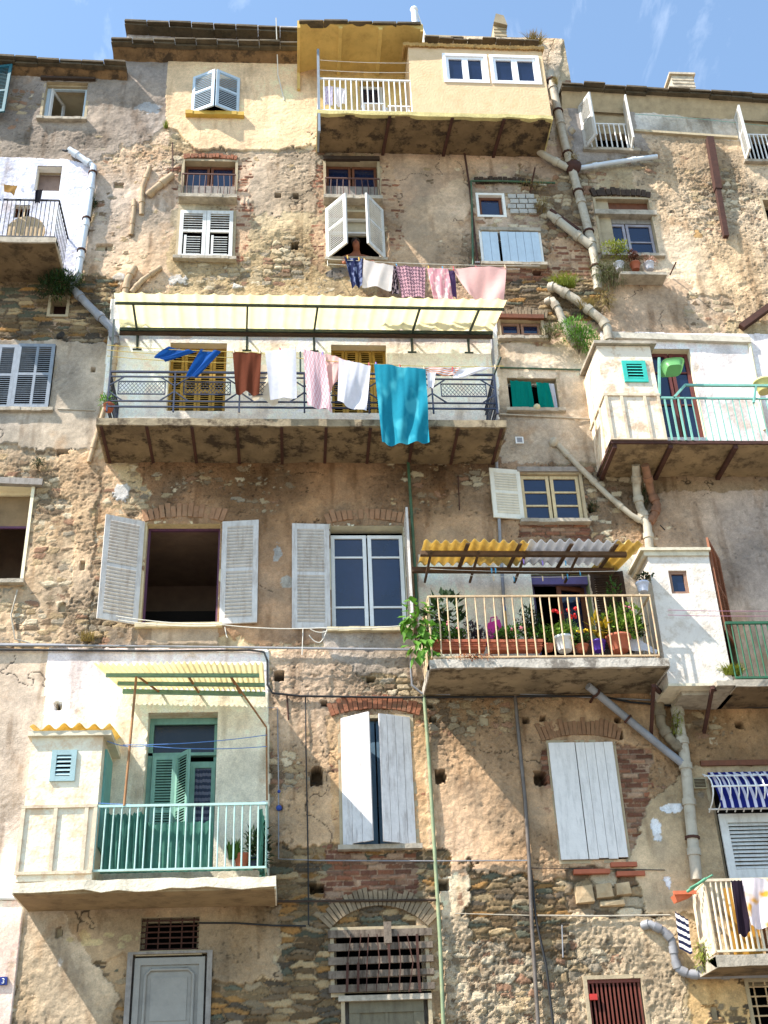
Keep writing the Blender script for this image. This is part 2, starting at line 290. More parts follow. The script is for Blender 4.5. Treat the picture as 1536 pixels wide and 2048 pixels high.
RUB = np.array([(184, 162, 128), (166, 138, 100), (146, 132, 112), (124, 100, 76), (150, 108, 82), (196, 178, 148), (168, 146, 112), (136, 114, 88)])/255
SCH = np.array([(138, 112, 76), (110, 86, 58), (160, 112, 56), (92, 80, 66), (122, 100, 74), (150, 130, 100), (96, 98, 80), (180, 150, 106)])/255
BRK = np.array([(140, 84, 62), (150, 92, 66), (126, 76, 58), (164, 116, 88), (132, 92, 72), (150, 86, 58), (118, 72, 54), (174, 136, 108)])/255
def wall(parent, x0, x1, z0, z1, keys, ls=.0165):
    xs = np.arange(x0, x1+ls/2, ls); xs[-1] = x1; zs = np.arange(z0, z1+ls/2, ls); zs[-1] = z1
    nx, nz = len(xs), len(zs); X, Z = np.meshgrid(xs, zs); X = X.ravel(); Z = Z.ravel()
    cov = 4.4+.0*X; sub = np.zeros(X.shape, int); rg = 1.0+.0*X
    pc = np.tile(np.array((186, 164, 130))/255, (len(X), 1))
    w1, w2, w3, w4 = fbm(X, Z, .5, 4, 5), fbm(X, Z, .5, 4, 9), fbm(X, Z, .09, 3, 13), fbm(X, Z, .09, 3, 17)
    wx, wz = w1*.7+w3*.3, w2*.7+w4*.3
    def paint(sel_poly, fn, rag):
        pass
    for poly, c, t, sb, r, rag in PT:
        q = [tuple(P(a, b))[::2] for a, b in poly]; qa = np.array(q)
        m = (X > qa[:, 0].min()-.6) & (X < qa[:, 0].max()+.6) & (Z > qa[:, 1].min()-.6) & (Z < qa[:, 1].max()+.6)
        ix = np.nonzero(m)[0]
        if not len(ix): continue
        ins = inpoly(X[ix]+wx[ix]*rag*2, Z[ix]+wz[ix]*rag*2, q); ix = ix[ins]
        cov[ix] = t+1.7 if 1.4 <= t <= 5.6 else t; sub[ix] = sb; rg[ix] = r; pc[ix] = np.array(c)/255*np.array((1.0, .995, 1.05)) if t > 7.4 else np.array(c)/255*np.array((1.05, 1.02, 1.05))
    vz = fbm(X, Z, 1.3, 3, 91); md = (cov > 2.9) & (cov < 7.4); cov = np.where(md, cov-np.clip(vz*3.2-.55, 0, 1.5)*2.4, cov); rg = np.where(md, rg*np.clip(.85+vz*2.2, .3, 1.5), rg)
    pc = pc*np.where(md, 1-vz*.16, 1)[:, None]*np.where(md[:, None], 1+fbm(X, Z, 2.1, 2, 93)[:, None]*np.array((-.02, .03, .12)), 1)
    for px, py, rx, ry, c in BL:
        a = P(px, py); s = (P(px+10, py).x-a.x)/10
        d = np.hypot((X-a.x)/(rx*s), (Z-a.z)/(ry*s*1.1))+wx*.9+w3*.5; ix = d < 1; cov[ix] = 6; rg[ix] = .5; pc[ix] = np.array(c)/255
    xw = X+w3*.035+w1*.06; zw = Z+w4*.02+w2*.05
    hr = np.zeros(X.shape); cr_ = np.zeros((len(X), 3)); mort = np.array((168, 148, 116))/255
    for sb, (sx, sz, pal) in enumerate(((.20, .105, RUB), (.31, .078, SCH), (0, 0, BRK), (.36, .19, RUB))):
        ix = np.nonzero(sub == sb)[0]
        if not len(ix): continue
        if sb == 2:
            zz = Z[ix]+w4[ix]*.008; row = np.floor(zz/.075).astype(int); xx = X[ix]+(row % 2)*.13+LAT[row % 512, 3]*.05+w3[ix]*.006; cl = np.floor(xx/.25).astype(int)
            gx = np.minimum((xx/.25) % 1, 1-(xx/.25) % 1)*.25; gz = np.minimum((zz/.075) % 1, 1-(zz/.075) % 1)*.075; gap = np.minimum(gx, gz)/.05; ids = (row*7919+cl*131) & 0xfffff
        else:
            gap, ids = voro(xw[ix], zw[ix], sx, sz, sb+2)
        h = LAT[ids % 512, (ids//512) % 512]; h2 = LAT[(ids//3) % 512, (ids//700) % 512]
        e = np.clip(gap/(.16 if sb != 2 else .22), 0, 1); e = e*e*(3-2*e)
        hr[ix] = e*(1.8+3.0*h)-.9*(1-e)+fbm(X[ix], Z[ix], .08, 4, 21)*1.1
        pcz = pal[(h2*7.99).astype(int)]; cr_[ix] = mort*(.5 if sb == 1 else .68)*(1-e[:, None])+pcz*e[:, None]*(.9+.2*h[:, None])
    cr_ = cr_*.72+cr_.mean(1)[:, None]*.28*np.array((1.08, 1.0, .88))
    hp = cov+(w1*1.6+w3*.8+fbm(X, Z, .16, 3, 31)*1.1)*np.where(cov > 6.8, .25, 1)+fbm(X, Z, .07, 3, 33)*.55*rg-np.abs(fbm(X, Z, .11, 4, 35))*1.3*rg+.4
    big = fbm(X, Z, .20, 4, 41)*rg*.6-np.abs(fbm(X, Z, .055, 2, 45))*.7*rg+fbm(X, Z, 1.4, 2, 43)*.8*np.minimum(rg, 1)
    pm = np.clip((hp-hr)/.35+.5, 0, 1); H = np.maximum(hp, hr)+big
    # colour
    n1 = fbm(X, Z, 1.3, 5, 51); n2 = fbm(X, Z*.18, .16, 4, 53); n3 = fbm(X, Z, .05, 3, 55); n4 = fbm(X, Z, .35, 4, 57); sm = np.where(cov > 7.5, .62, 1)
    pv = pc*(1+(n1*.22+n4*.16+n3*.10)[:, None]*sm[:, None])
    pv = pv*(1-np.clip(n2*1.3-.25, 0, .6)[:, None]*np.array((.35, .4, .45))*sm[:, None])
    gr = np.clip(fbm(X, Z, .9, 5, 61)*3-.5, 0, 1)[:, None]*.30*sm[:, None]; pv = pv*(1-gr)+np.array((120, 112, 100))/255*gr
    ru = np.clip(fbm(X, Z, .5, 5, 63)*3-.9, 0, 1)[:, None]*.35*sm[:, None]; pv = pv*(1-ru)+np.array((158, 112, 72))/255*ru
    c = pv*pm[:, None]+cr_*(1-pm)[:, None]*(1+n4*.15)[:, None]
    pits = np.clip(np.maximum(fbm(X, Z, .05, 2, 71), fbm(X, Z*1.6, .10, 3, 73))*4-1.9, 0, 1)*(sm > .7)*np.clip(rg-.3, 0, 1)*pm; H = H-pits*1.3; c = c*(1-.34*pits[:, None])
    pe = np.clip(fbm(X, Z, .30, 5, 75)*5-2.2, 0, 1)*(sm < .7); c = c*(1-pe[:, None]*.5)+np.array((186, 160, 130))/255*pe[:, None]*.5; H = H-pe*.5
    ck = np.abs(fbm(X, Z, 1.1, 5, 81)); ckm = (ck < .008)*(cov > 4.5)*(cov < 7.9)*(fbm(X, Z, 1.5, 2, 83) > .16); H = H-ckm*1.2; c = c*(1-.45*ckm[:, None])
    Y = -H*.01+.052
    dark = np.zeros(X.shape)
    for px, py, rx, ry in HO:
        a = P(px, py); s = (P(px+10, py).x-a.x)/10; dx = np.abs((X-a.x)/(rx*s)+w3*.25); dz = np.abs((Z-a.z)/(ry*s*1.1)+w4*.25); ix = np.maximum(dx, dz) < 1
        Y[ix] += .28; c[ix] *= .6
    sk = np.ones(X.shape, bool)
    for k in keys:
        a0, a1, b0, b1 = OW[k]
        for (arr, e) in ((X, a0), (X, a1)):
            m = (np.abs(arr-e) < ls*.51) & (Z > b0-ls) & (Z < b1+ls); arr[m] = e
        for e in (b0, b1):
            m = (np.abs(Z-e) < ls*.51) & (X > a0-ls) & (X < a1+ls); Z[m] = e
    co = np.stack([X, Y, Z], 1).astype(np.float32)
    i, j = np.meshgrid(np.arange(nx-1), np.arange(nz-1)); b = (j*nx+i).ravel()
    cx = (X[b]+X[b+nx+1])/2; cz = (Z[b]+Z[b+nx+1])/2; keep = np.ones(b.shape, bool)
    for k in keys:
        a0, a1, b0, b1 = OW[k]; keep &= ~((cx > a0) & (cx < a1) & (cz > b0) & (cz < b1))
    b = b[keep]; fc = np.stack([b, b+1, b+nx+1, b+nx], 1).astype(np.int32)
    me = bpy.data.meshes.new('wall'); me.vertices.add(len(co)); me.vertices.foreach_set('co', co.ravel())
    me.loops.add(fc.size); me.loops.foreach_set('vertex_index', fc.ravel()); me.polygons.add(len(fc)); me.polygons.foreach_set('loop_start', np.arange(0, fc.size, 4, dtype=np.int32))
    me.update(calc_edges=True); me.polygons.foreach_set('use_smooth', np.ones(len(fc), bool))
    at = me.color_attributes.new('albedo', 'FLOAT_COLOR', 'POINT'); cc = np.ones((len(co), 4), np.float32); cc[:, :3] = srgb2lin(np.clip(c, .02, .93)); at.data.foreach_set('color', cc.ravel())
    ra = me.attributes.new('grit', 'FLOAT', 'POINT'); ra.data.foreach_set('value', np.clip(rg*pm+.9*(1-pm), .1, 2).astype(np.float32))
    me.materials.append(wall_mat()); o = bpy.data.objects.new('wall', me); COL.objects.link(o)
    me.transform(Matrix.Translation(-parent.location)); o.parent = parent; return o
def wall_mat():
    if 'facade' in MATS: return MATS['facade']
    m = bpy.data.materials.new('weathered_facade'); m.use_nodes = True; n = m.node_tree.nodes; l = m.node_tree.links; b = n['Principled BSDF']; b.inputs['Roughness'].default_value = .95; b.inputs['Specular IOR Level'].default_value = .15
    a = n.new('ShaderNodeAttribute'); a.attribute_name = 'albedo'; t = n.new('ShaderNodeTexCoord')
    nn = n.new('ShaderNodeTexNoise'); nn.inputs['Scale'].default_value = 45; nn.inputs['Detail'].default_value = 6; nn.inputs['Roughness'].default_value = .7; l.new(t.outputs['Object'], nn.inputs[0])
    mr = n.new('ShaderNodeMapRange'); mr.inputs[1].default_value = .25; mr.inputs[2].default_value = .75; mr.inputs[3].default_value = .72; mr.inputs[4].default_value = 1.22; l.new(nn.outputs[0], mr.inputs[0])
    mu = n.new('ShaderNodeVectorMath'); mu.operation = 'SCALE'; l.new(a.outputs['Color'], mu.inputs[0]); l.new(mr.outputs[0], mu.inputs['Scale']); l.new(mu.outputs[0], b.inputs['Base Color'])
    bp = n.new('ShaderNodeBump'); bp.inputs['Strength'].default_value = .5; bp.inputs['Distance'].default_value = .012; l.new(nn.outputs[0], bp.inputs['Height'])
    n2 = n.new('ShaderNodeTexNoise'); n2.inputs['Scale'].default_value = 15; n2.inputs['Detail'].default_value = 9; n2.inputs['Roughness'].default_value = .72; l.new(t.outputs['Object'], n2.inputs[0])
    ga = n.new('ShaderNodeAttribute'); ga.attribute_name = 'grit'; gm = n.new('ShaderNodeMath'); gm.operation = 'MULTIPLY'; l.new(n2.outputs[0], gm.inputs[0]); l.new(ga.outputs['Fac'], gm.inputs[1])
    b2 = n.new('ShaderNodeBump'); b2.inputs['Strength'].default_value = .9; b2.inputs['Distance'].default_value = .05; l.new(gm.outputs[0], b2.inputs['Height']); l.new(bp.outputs[0], b2.inputs['Normal']); l.new(b2.outputs[0], b.inputs['Normal'])
    MATS['facade'] = m; return m

HL = thing('weathered_house', (XL-2, 0, 0), 'grey plastered old house with a white downpipe and closed grey louvred shutters', 'house', 'tall old houses of the row')
HM = thing('weathered_house', ((XL+XR)/2, 0, 0), 'tallest old house in the middle with yellow painted top storey and long laundry balcony', 'house', 'tall old houses of the row')
HR = thing('weathered_house', (XR+3, 0, 0), 'beige crumbling house on the right with white balcony room and turquoise railing', 'house', 'tall old houses of the row')
KL = ['L2', 'L3', 'L4', 'L6', 'L7', 'L8']; KR = ['R1', 'R2', 'R3', 'D5', 'D6', 'W20', 'W19', 'M8']
KM = [k for k in OW if k not in KL+KR]
wall(HL, XMIN, XL, 0, ZL, KL)
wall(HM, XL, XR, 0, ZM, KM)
wall(HR, XR, XMAX, 0, ZR, KR)
# ------------------------------------------------------------------ materials
plaster = M('reveal_plaster', (178, 160, 130), .95, .2, 6, .5, 40)
creamm = M('cream_paint', (235, 222, 190), .9, .1, 3, .3, 40, .22, (150, 125, 90))
yellowm = M('yellow_paint', (228, 196, 148), .9, .10, 3, .3, 40, .2, (150, 120, 80))
mustard = M('mustard_paint', (208, 176, 104), .9, .18, 2, .3, 40, .3, (120, 85, 35))
whitem = M('white_wash', (236, 232, 224), .9, .06, 3, .3, 40, .25, (170, 155, 130))
whitep = M('white_frame', (228, 228, 226), .5, .06, 8, .1, 80, .15, (150, 140, 125))
greyw = M('grey_white_wood', (196, 194, 190), .7, .16, 10, .3, 50, .5, (120, 108, 95), streak=True)
beigew = M('beige_wood', (206, 186, 146), .75, .15, 10, .3, 50, .35, (110, 90, 65), streak=True)
bluew = M('grey_blue_wood', (134, 142, 152), .7, .15, 10, .3, 50, .35, (80, 80, 82), streak=True)
pbluew = M('pale_blue_wood', (186, 202, 214), .6, .08, 10, .2, 50, .2, (120, 125, 130), streak=True)
tealw = M('teal_wood', (52, 122, 116), .6, .2, 8, .2, 50, .3, (30, 60, 55), streak=True)
greenw = M('green_door_paint', (122, 164, 148), .6, .15, 6, .2, 50, .3, (45, 80, 65), streak=True)
brownw = M('brown_wood', (112, 66, 42), .7, .25, 10, .3, 50, .4, (60, 40, 28), streak=True)
oldw = M('old_grey_wood', (146, 138, 130), .85, .25, 12, .5, 40, .5, (80, 68, 58), streak=True)
darkw = M('dark_wood', (66, 50, 38), .85, .3, 10, .5, 40, .4, (30, 24, 20))
ochw = M('mustard_wood', (156, 122, 48), .7, .2, 10, .3, 50, .35, (90, 66, 30), streak=True)
mauvew = M('mauve_paint', (92, 54, 82), .6, .2)
dark = M('dark_interior', (34, 30, 27), 1, .1, 3, 0, 10, 0, spec=0)
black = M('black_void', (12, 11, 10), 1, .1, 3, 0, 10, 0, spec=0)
glass = M('window_glass', (24, 35, 62), .08, .35, 1.6, .12, 2.2, .0, spec=.7)
steel = M('rusted_steel', (74, 44, 34), .85, .35, 12, .5, 60, .4, (40, 26, 22))
iron = M('dark_iron', (52, 54, 60), .6, .3, 12, .2, 60, .4, (70, 46, 34))
irong = M('dark_green_iron', (44, 62, 56), .6, .3, 12, .2, 60, .4, (60, 44, 34))
conc = M('stained_concrete', (118, 98, 72), .95, .4, 2.4, .8, 25, .75, (52, 40, 28))
concl = M('light_concrete', (176, 164, 146), .95, .35, 6, .8, 30, .6, (76, 68, 58))
pipem = M('old_pipe', (178, 168, 150), .65, .15, 7, .3, 40, .6, (110, 84, 58))
pipeg = M('grey_pipe', (140, 140, 144), .5, .15, 7, .2, 40, .4, (100, 90, 80))
pipew = M('white_pipe', (206, 212, 220), .4, .06, 7, .1, 40, .25, (150, 150, 150))
pipec = M('clay_pipe', (178, 154, 124), .85, .2, 7, .4, 40, .5, (120, 90, 66))
slate = M('mossy_slate', (92, 80, 62), .95, .4, 5, .9, 25, .6, (38, 38, 28))
brickm = M('arch_brick', (146, 92, 66), .95, .35, 7, .9, 30, .6, (120, 100, 78))
stonem = M('arch_stone', (140, 122, 98), .95, .4, 7, .9, 30, .5, (86, 74, 58))
turqm = M('turquoise_paint', (126, 182, 166), .6, .12, 8, .2, 60, .3, (120, 100, 80))
paleg = M('pale_turquoise_paint', (176, 206, 196), .55, .1, 8, .2, 60, .35, (140, 110, 86))
rustb = M('rusty_beige_paint', (206, 178, 140), .6, .15, 14, .3, 60, .55, (132, 82, 46))
cable = M('black_cable', (34, 34, 36), .6, .1, 8, 0)
cord = M('white_cord', (214, 208, 196), .8, .05, 8, 0, dirt=0)
terra = M('terracotta', (172, 96, 68), .8, .15, 8, .2, 60, .2)
def shade(n, c, **k): return M(n, c, .6, .12, 6, .1, 60, .2, **k)
# ------------------------------------------------------------------ ground
g = G(); g.add([(-400, -400, 0), (400, -400, 0), (400, 400, 0), (-400, 400, 0)], [(0, 1, 2, 3)])
tag(g.build('street', M('asphalt_paving', (122, 116, 106), .9, .2, 2, .4, 30, .3)), None, None, kind='structure')
# ------------------------------------------------------------------ shells and roofs
def shell(par, x0, x1, z, y1=9):
    g = G(); g.box(x0+.01, x0+.35, .07, y1, 0, z-.02); g.box(x1-.35, x1-.01, .07, y1, 0, z-.02); g.box(x0+.36, x1-.36, y1-.3, y1-.002, 0, z-.03)
    g.box(x0-.0, x1+.0, .06, y1+.2, z-.015, z+.12); g.box(x0+.36, x1-.36, .07, .30, z-.6, z-.02)
    g.build('outer_walls', plaster, par)
    d = G()
    for k in range(1, 7):
        zz = z*k/7; d.box(x0+.36, x1-.36, 1.2, y1-.31, zz, zz+.2)
    d.build('floor_slab', dark, par)
shell(HL, XMIN, XL-.01, ZL); shell(HR, XR+.01, XMAX, ZR-.3)
shell(HM, XL+.01, OW['CUT'][0], ZM); shell(HM, OW['CUT'][0]+.01, XR-.01, OW['CUT'][2]-.02)
def eave(par, a, b, depth, th=.09, name='eave', layers=2, mat=slate, step=.42, soff=None, y1=.25, smat=None):
    A = P(a[0], a[1], depth); B = P(b[0], b[1], depth); g = G(); n = max(2, int((B-A).length/step)); d = (B-A)/n
    for L in range(layers):
        for i in range(n):
            q = A+d*i; t = th*random.uniform(.8, 1.15); jy = random.uniform(-.04, .03)+L*.07; jz = random.uniform(-.012, .008)-L*th; zz = q.z+jz; zb_ = q.z+d.z+jz
            x0 = q.x+.003; x1 = q.x+d.x-.003; y0 = -depth+jy
            g.hexa([(x0, y0, zz-t), (x1, y0+random.uniform(-.02, .02), zb_-t), (x1, y1, zb_-t+.05), (x0, y1, zz-t+.05), (x0+.01, y0+.01, zz), (x1-.01, y0+.01, zb_), (x1, y1, zb_+.05), (x0, y1, zz+.05)])
    o = g.build(name, mat, par)
    if soff:
        s = G(); z0 = -layers*th*1.05
        s.hexa([(A.x+.02, -depth+.1+.1, A.z+z0-.02), (B.x, -depth+.2, B.z+z0-.02), (B.x, .0, B.z+z0-soff), (A.x+.02, .0, A.z+z0-soff), (A.x+.02, -depth+.16, A.z+z0+.06), (B.x, -depth+.16, B.z+z0+.06), (B.x, .2, B.z+z0+.06), (A.x+.02, .2, A.z+z0+.06)])
        s.build('soffit', smat or M('brown_soffit', (124, 96, 66), .95, .45, 4, .8, 20, .8, (48, 38, 28)), o)
    return o
eave(HL, (-60, 105), (252, 121), .34, .06, soff=.10)
eave(HM, (222, 73), (602, 82), .42, .06, soff=.14)
eave(HM, (249, 38), (604, 52), .36, .06)
eave(HR, (1124, 161), (1590, 188), .38, .055, soff=.34, smat=plaster)
eave(HM, (848, 72), (1085, 82), .05, .05, layers=1, step=.28)
# loggia roof with three shallow vaults
zc = P(715, 150, 0).z; lx0 = P(600, 150, 0).x; lx1 = P(830, 150, 0).x; LD = 1.2
g = G(); nb = 36
for yy in (0,):
    rows = []
    for y in (-LD, -.5, .05):
        rows.append([Vector((lx0+(lx1-lx0)*i/nb, y, zc-.02+.13*abs(math.sin(math.pi*3*i/nb)))) for i in range(nb+1)])
    g.grid(rows)
    top = [[Vector((lx0+(lx1-lx0)*i/nb, y, zc+.15)) for i in range(nb+1)] for y in (-LD, .05)]; g.grid(top)
    g.grid([rows[0], top[0]], False)
g.box(lx0-.06, lx0, -LD-.005, .05, zc-.08, zc+.14); g.box(lx1, lx1+.06, -LD-.005, .05, zc-.08, zc+.14)
for k in (1, 2): xx = lx0+(lx1-lx0)*k/3; g.box(xx-.04, xx+.04, -LD-.008, .04, zc-.07, zc+.0)
LG = g.build('loggia_roof', mustard, HM)
eave(HM, (598, 40), (842, 43), LD+.06, .06, layers=1, y1=-LD+.12)
# chimneys, vent pipe
def chimney(par, x0, x1, yt, yb, d, mat, cap=True):
    X0, X1, Z0, Z1 = RC(x0, yt, x1, yb, d); g = G(); y = -d
    g.box(X0, X1, y, y+.5, Z0-.3, Z1-.06)
    if cap: g.box(X0-.05, X1+.05, y-.05, y+.55, Z1-.055, Z1)
    for k in range(3): g.box(X0-.01, X1+.01, y-.012, y-.001, Z0+.06+k*.11, Z0+.1+k*.11)
    return g.build('chimney', mat, par)
chimney(HR, 1345, 1388, 148, 178, -.5, M('chimney_render', (200, 184, 160), .95, .3, 8, .8, 20, .5))
ch = chimney(HM, 988, 1012, 45, 76, 0, plaster, False)
g = G(); a = P(996, 44, 0); g.hexa([a+Vector(v) for v in ((-.12, -.1, -.12), (.18, -.1, -.22), (.18, .4, -.22), (-.12, .4, -.12), (-.05, -.1, .16), (.12, -.1, .1), (.12, .4, .1), (-.05, .4, .16))]); g.build('cowl', M('dry_clay', (150, 136, 112), .9), ch)
g = G(); a = P(833, 62, .5); b = P(829, 12, .5); g.tube([a+Vector((0, .1, -.3)), b+Vector((0, .1, 0))], .07); g.sph(b+Vector((0, .1, 0)), .09); g.tube([b+Vector((.05, .1, 0)), a+Vector((.2, .1, 0))], .015); g.build('vent_pipe', whitep, HM)
g = G(); X0, X1, Z0, Z1 = RC(822, 58, 848, 84, .6); g.box(X0, X1, -.6, 0, Z0, Z1-.1); g.box(X0+.05, X1-.08, -.6, 0, Z1-.099, Z1+.03); g.build('parapet_block', whitem, HM)

# ------------------------------------------------------------------ window kit
def reveal(k, par, depth=.26, mat=plaster, sill=None, out=.005):
    x0, x1, z0, z1 = OW[k]; g = G(); t = .05
    g.box(x0-t, x0+.002, -out, depth, z0-t, z1+t); g.box(x1-.002, x1+t, -out, depth, z0-t, z1+t)
    g.box(x0+.002, x1-.002, -out+.001, depth, z1-.002, z1+t); g.box(x0+.002, x1-.002, -out+.001, depth, z0-t, z0+.002)
    return g.build('reveal', mat, par)
def sillb(k, par, d=.1, th=.06, ex=.08, mat=concl, dz=0):
    x0, x1, z0, z1 = OW[k]; g = G(); nn = 8; xs = [x0-ex+(x1-x0+2*ex)*i/nn for i in range(nn+1)]
    for i in range(nn):
        j = random.uniform(-.008, .008); g.box(xs[i], xs[i+1], -d+j, .05, z0-th+dz-abs(j), z0+dz+.004)
    return g.build('sill', mat, par)
def glazed(g, p, pl, u0, u1, v0, v1, cols, rows, fw=.05, mw=.03, dep=.05, leaf=True):
    """frame bars into g, panes into p; rows = relative heights from the top"""
    g.pb(pl, u0, u0+fw, v0, v1, 0, dep); g.pb(pl, u1-fw, u1, v0, v1, 0, dep); g.pb(pl, u0+fw, u1-fw, v1-fw, v1, 0, dep-.002); g.pb(pl, u0+fw, u1-fw, v0, v0+fw, 0, dep-.002)
    a0, a1, b0, b1 = u0+fw, u1-fw, v0+fw, v1-fw; s = sum(rows); z = b1
    for i, r in enumerate(rows[:-1]):
        z -= (b1-b0)*r/s; g.pb(pl, a0, a1, z-mw/2, z+mw/2, .006, dep-.008)
    for c in range(1, cols): uu = a0+(a1-a0)*c/cols; g.pb(pl, uu-mw/2, uu+mw/2, b0, b1, .004, dep-.012)
    p.pb(pl, a0-.01, a1+.01, b0-.01, b1+.01, .012, .018)
def window(k, par, fmat, leaves=2, rows=(1,), cols=1, depth=.2, fw=.055, rmat=plaster, sill=True, smat=concl, v1f=1.0, v0f=0.0, gm=glass):
    x0, x1, z0, z1 = OW[k]; g = G(); p = G(); H = z1-z0; a0 = z0+H*v0f; a1 = z0+H*v1f
    pl = (Vector((x0, depth, 0)), Vector((1, 0, 0)), Vector((0, 0, 1)), Vector((0, -1, 0))); W = x1-x0
    for i in range(leaves): glazed(g, p, pl, .012+W*i/leaves, W*(i+1)/leaves-.012, a0+.012, a1-.012, cols, rows, fw)
    g.pb(pl, 0, W, a0, a0+.03, -.03, .0); g.pb(pl, 0, W, a1-.03, a1, -.03, 0)
    o = g.build('window', fmat, par); p.build('pane', gm, o); reveal(k, o, depth+.06, rmat)
    if sill: sillb(k, o, mat=smat)
    return o
def opening(k, par, name='window', fmat=plaster, depth=.26, rmat=plaster, sill=True, smat=concl, back=None, fw=.04):
    x0, x1, z0, z1 = OW[k]; g = G()
    y0, y1 = depth-.07, depth-.01
    g.box(x0, x0+fw, y0, y1, z0, z1); g.box(x1-fw, x1, y0, y1, z0, z1); g.box(x0+fw, x1-fw, y0+.002, y1, z1-fw, z1); g.box(x0+fw, x1-fw, y0+.002, y1, z0, z0+fw)
    o = g.build(name, fmat, par); reveal(k, o, depth, rmat)
    if sill: sillb(k, o, mat=smat)
    if back is not None:
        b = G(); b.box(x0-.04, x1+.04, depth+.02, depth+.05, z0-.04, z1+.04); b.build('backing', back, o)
    return o
def room(k, par, cm, wm, dp=2.5):
    x0, x1, z0, z1 = OW[k]; c = G(); c.box(x0-.8, x1+.8, .28, dp, z1+.08, z1+.14); c.build('ceiling', cm, par)
    q = G(); q.box(x0-.86, x0-.8, .28, dp, z0-.5, z1+.08); q.box(x1+.8, x1+.86, .28, dp, z0-.5, z1+.08); q.box(x0-.8, x1+.8, dp-.05, dp, z0-.5, z1+.08); q.build('room_wall', wm, par)
def louvre(pl, W, H, mat, par, panels=((0, 1, 0, 1),), fw=.07, gap=.042, name='shutter', th=.035, solid=None, back=None):
    g = G(); g.pb(pl, 0, fw, 0, H, 0, th); g.pb(pl, W-fw, W, 0, H, 0, th); g.pb(pl, fw, W-fw, 0, fw*1.2, .001, th-.001); g.pb(pl, fw, W-fw, H-fw*1.1, H, .001, th-.001)
    o_, u, v, n = pl; iw = W-2*fw; ih = H-2.3*fw
    for (a0, a1, b0, b1) in panels:
        A0, A1 = fw+iw*a0, fw+iw*a1; B0, B1 = fw*1.2+ih*b0, fw*1.2+ih*b1
        if a0 > 0: g.pb(pl, A0-.0, A0+.045, B0, B1, .002, th-.002); A0 += .045
        if b0 > 0: g.pb(pl, A0, A1, B0-.0, B0+.05, .0025, th-.0025); B0 += .05
        ns = max(2, int((B1-B0)/gap)); s = (B1-B0)/ns
        for i in range(ns):
            zc_ = B0+s*(i+.5); q = lambda a, b, c: o_+u*a+v*b+n*c
            g.hexa([q(A0, zc_-s*.42, th*.90), q(A1, zc_-s*.42, th*.90), q(A1, zc_-s*.42+.01, th*.98), q(A0, zc_-s*.42+.01, th*.98), q(A0, zc_+s*.30, th*-.2), q(A1, zc_+s*.30, th*-.2), q(A1, zc_+s*.30+.01, th*-.12), q(A0, zc_+s*.30+.01, th*-.12)])
    return g.build(name, mat, par)
def boards(pl, W, H, mat, par, n=4, name='shutter', th=.03, skew=0):
    g = G(); w_ = W/n
    for i in range(n):
        e = random.uniform(0, .02); g.pb(pl, i*w_+.003, (i+1)*w_-.003, e, H-random.uniform(0, .008), random.uniform(0, .004), th)
    for z in (.15, .85): g.pb(pl, .02, W-.02, H*z-.04, H*z+.04, -.02, -.0005)
    return g.build(name, mat, par)
def arch(k, par, n=14, h=.24, rise=.10, mat=brickm, ex=.12, w=.06, name='arch', x=None, out=.02):
    x0, x1, z0, z1 = x or OW[k]; g = G(); x0 -= ex; x1 += ex; xm = (x0+x1)/2; hw = (x1-x0)/2; R = (hw*hw+rise*rise)/(2*rise); cz = z1+.03+rise-R; am = math.asin(hw/R)
    for i in range(n):
        a = -am+2*am*(i+.5)/n; da = am/n*.84; hh = h*random.uniform(.75, 1.1); a += random.uniform(-.1, .1)*da; o_ = out*random.uniform(.0, 1.5)+.012
        f = lambda an, r, y: (xm+math.sin(an)*r, y, cz+math.cos(an)*r)
        g.hexa([f(a-da, R, -o_), f(a+da, R, -o_), f(a+da, R, .12), f(a-da, R, .12), f(a-da, R+hh, -o_), f(a+da, R+hh, -o_), f(a+da, R+hh, .12), f(a-da, R+hh, .12)])
    return g.build(name, mat, par)
def px(x, y, d=0): return P(x, y, d)
def pipe(par, pts, r, mat=pipem, name='downpipe', collars=0, n=9):
    q = [P(*p) for p in pts]; o = G().tube(q, r, n, collars).build(name, mat, par)
    if r >= .06:
        for i in range(len(q)-1):
            d = q[i+1]-q[i]
            if d.length < .7: continue
            c = q[i]+d*random.uniform(.15, .35); dn = d.normalized(); g = G(); g.tube([c-dn*.018, c+dn*.018], r*1.32, n); g.bar(c+Vector((0, r, 0)), Vector((c.x, .02, c.z)), .03); g.build('bracket', steel, o)
    return o

# ================================================================== LEFT HOUSE
o = opening('L2', HL, fmat=pbluew, fw=.07, depth=.2); room('L2', o, creamm, creamm)
x0, x1, z0, z1 = OW['L2']; louvre((Vector((x0+.08, .12, z0+.05)), Vector((.35, .9, 0)).normalized(), Vector((0, 0, 1)), Vector((.9, -.35, 0)).normalized()), .5, z1-z0-.1, whitep, o, (), name='window_leaf')
g = G(); g.box(x0-.12, x1+.15, -.09, .0, z1+.03, z1+.09); g.build('lintel', darkw, o)
arch('L2', o, 9, .12, .09, ex=.05)
X0, X1, Z0, Z1 = RC(-70, 137, 21, 232, .1)
o = louvre((Vector((X0, -.07, Z0)), Vector((math.cos(.15), -math.sin(.15), 0)), Vector((0, 0, 1)), Vector((-math.sin(.15), -math.cos(.15), 0))), X1-X0, Z1-Z0, M('dark_teal_wood', (28, 92, 104), .6, .15), HL, ((0, 1, 0, .42), (0, 1, .42, 1)), fw=.06)
g = G(); b0 = X1-.05; g.box(b0, b0+.05, -.36, -.2, Z0-.01, Z1+.01); 
o = opening('L3', HL, 'niche', back=M('dusky_plaster', (150, 128, 118), .9), sill=False, rmat=whitem, depth=.22, fw=.005); 
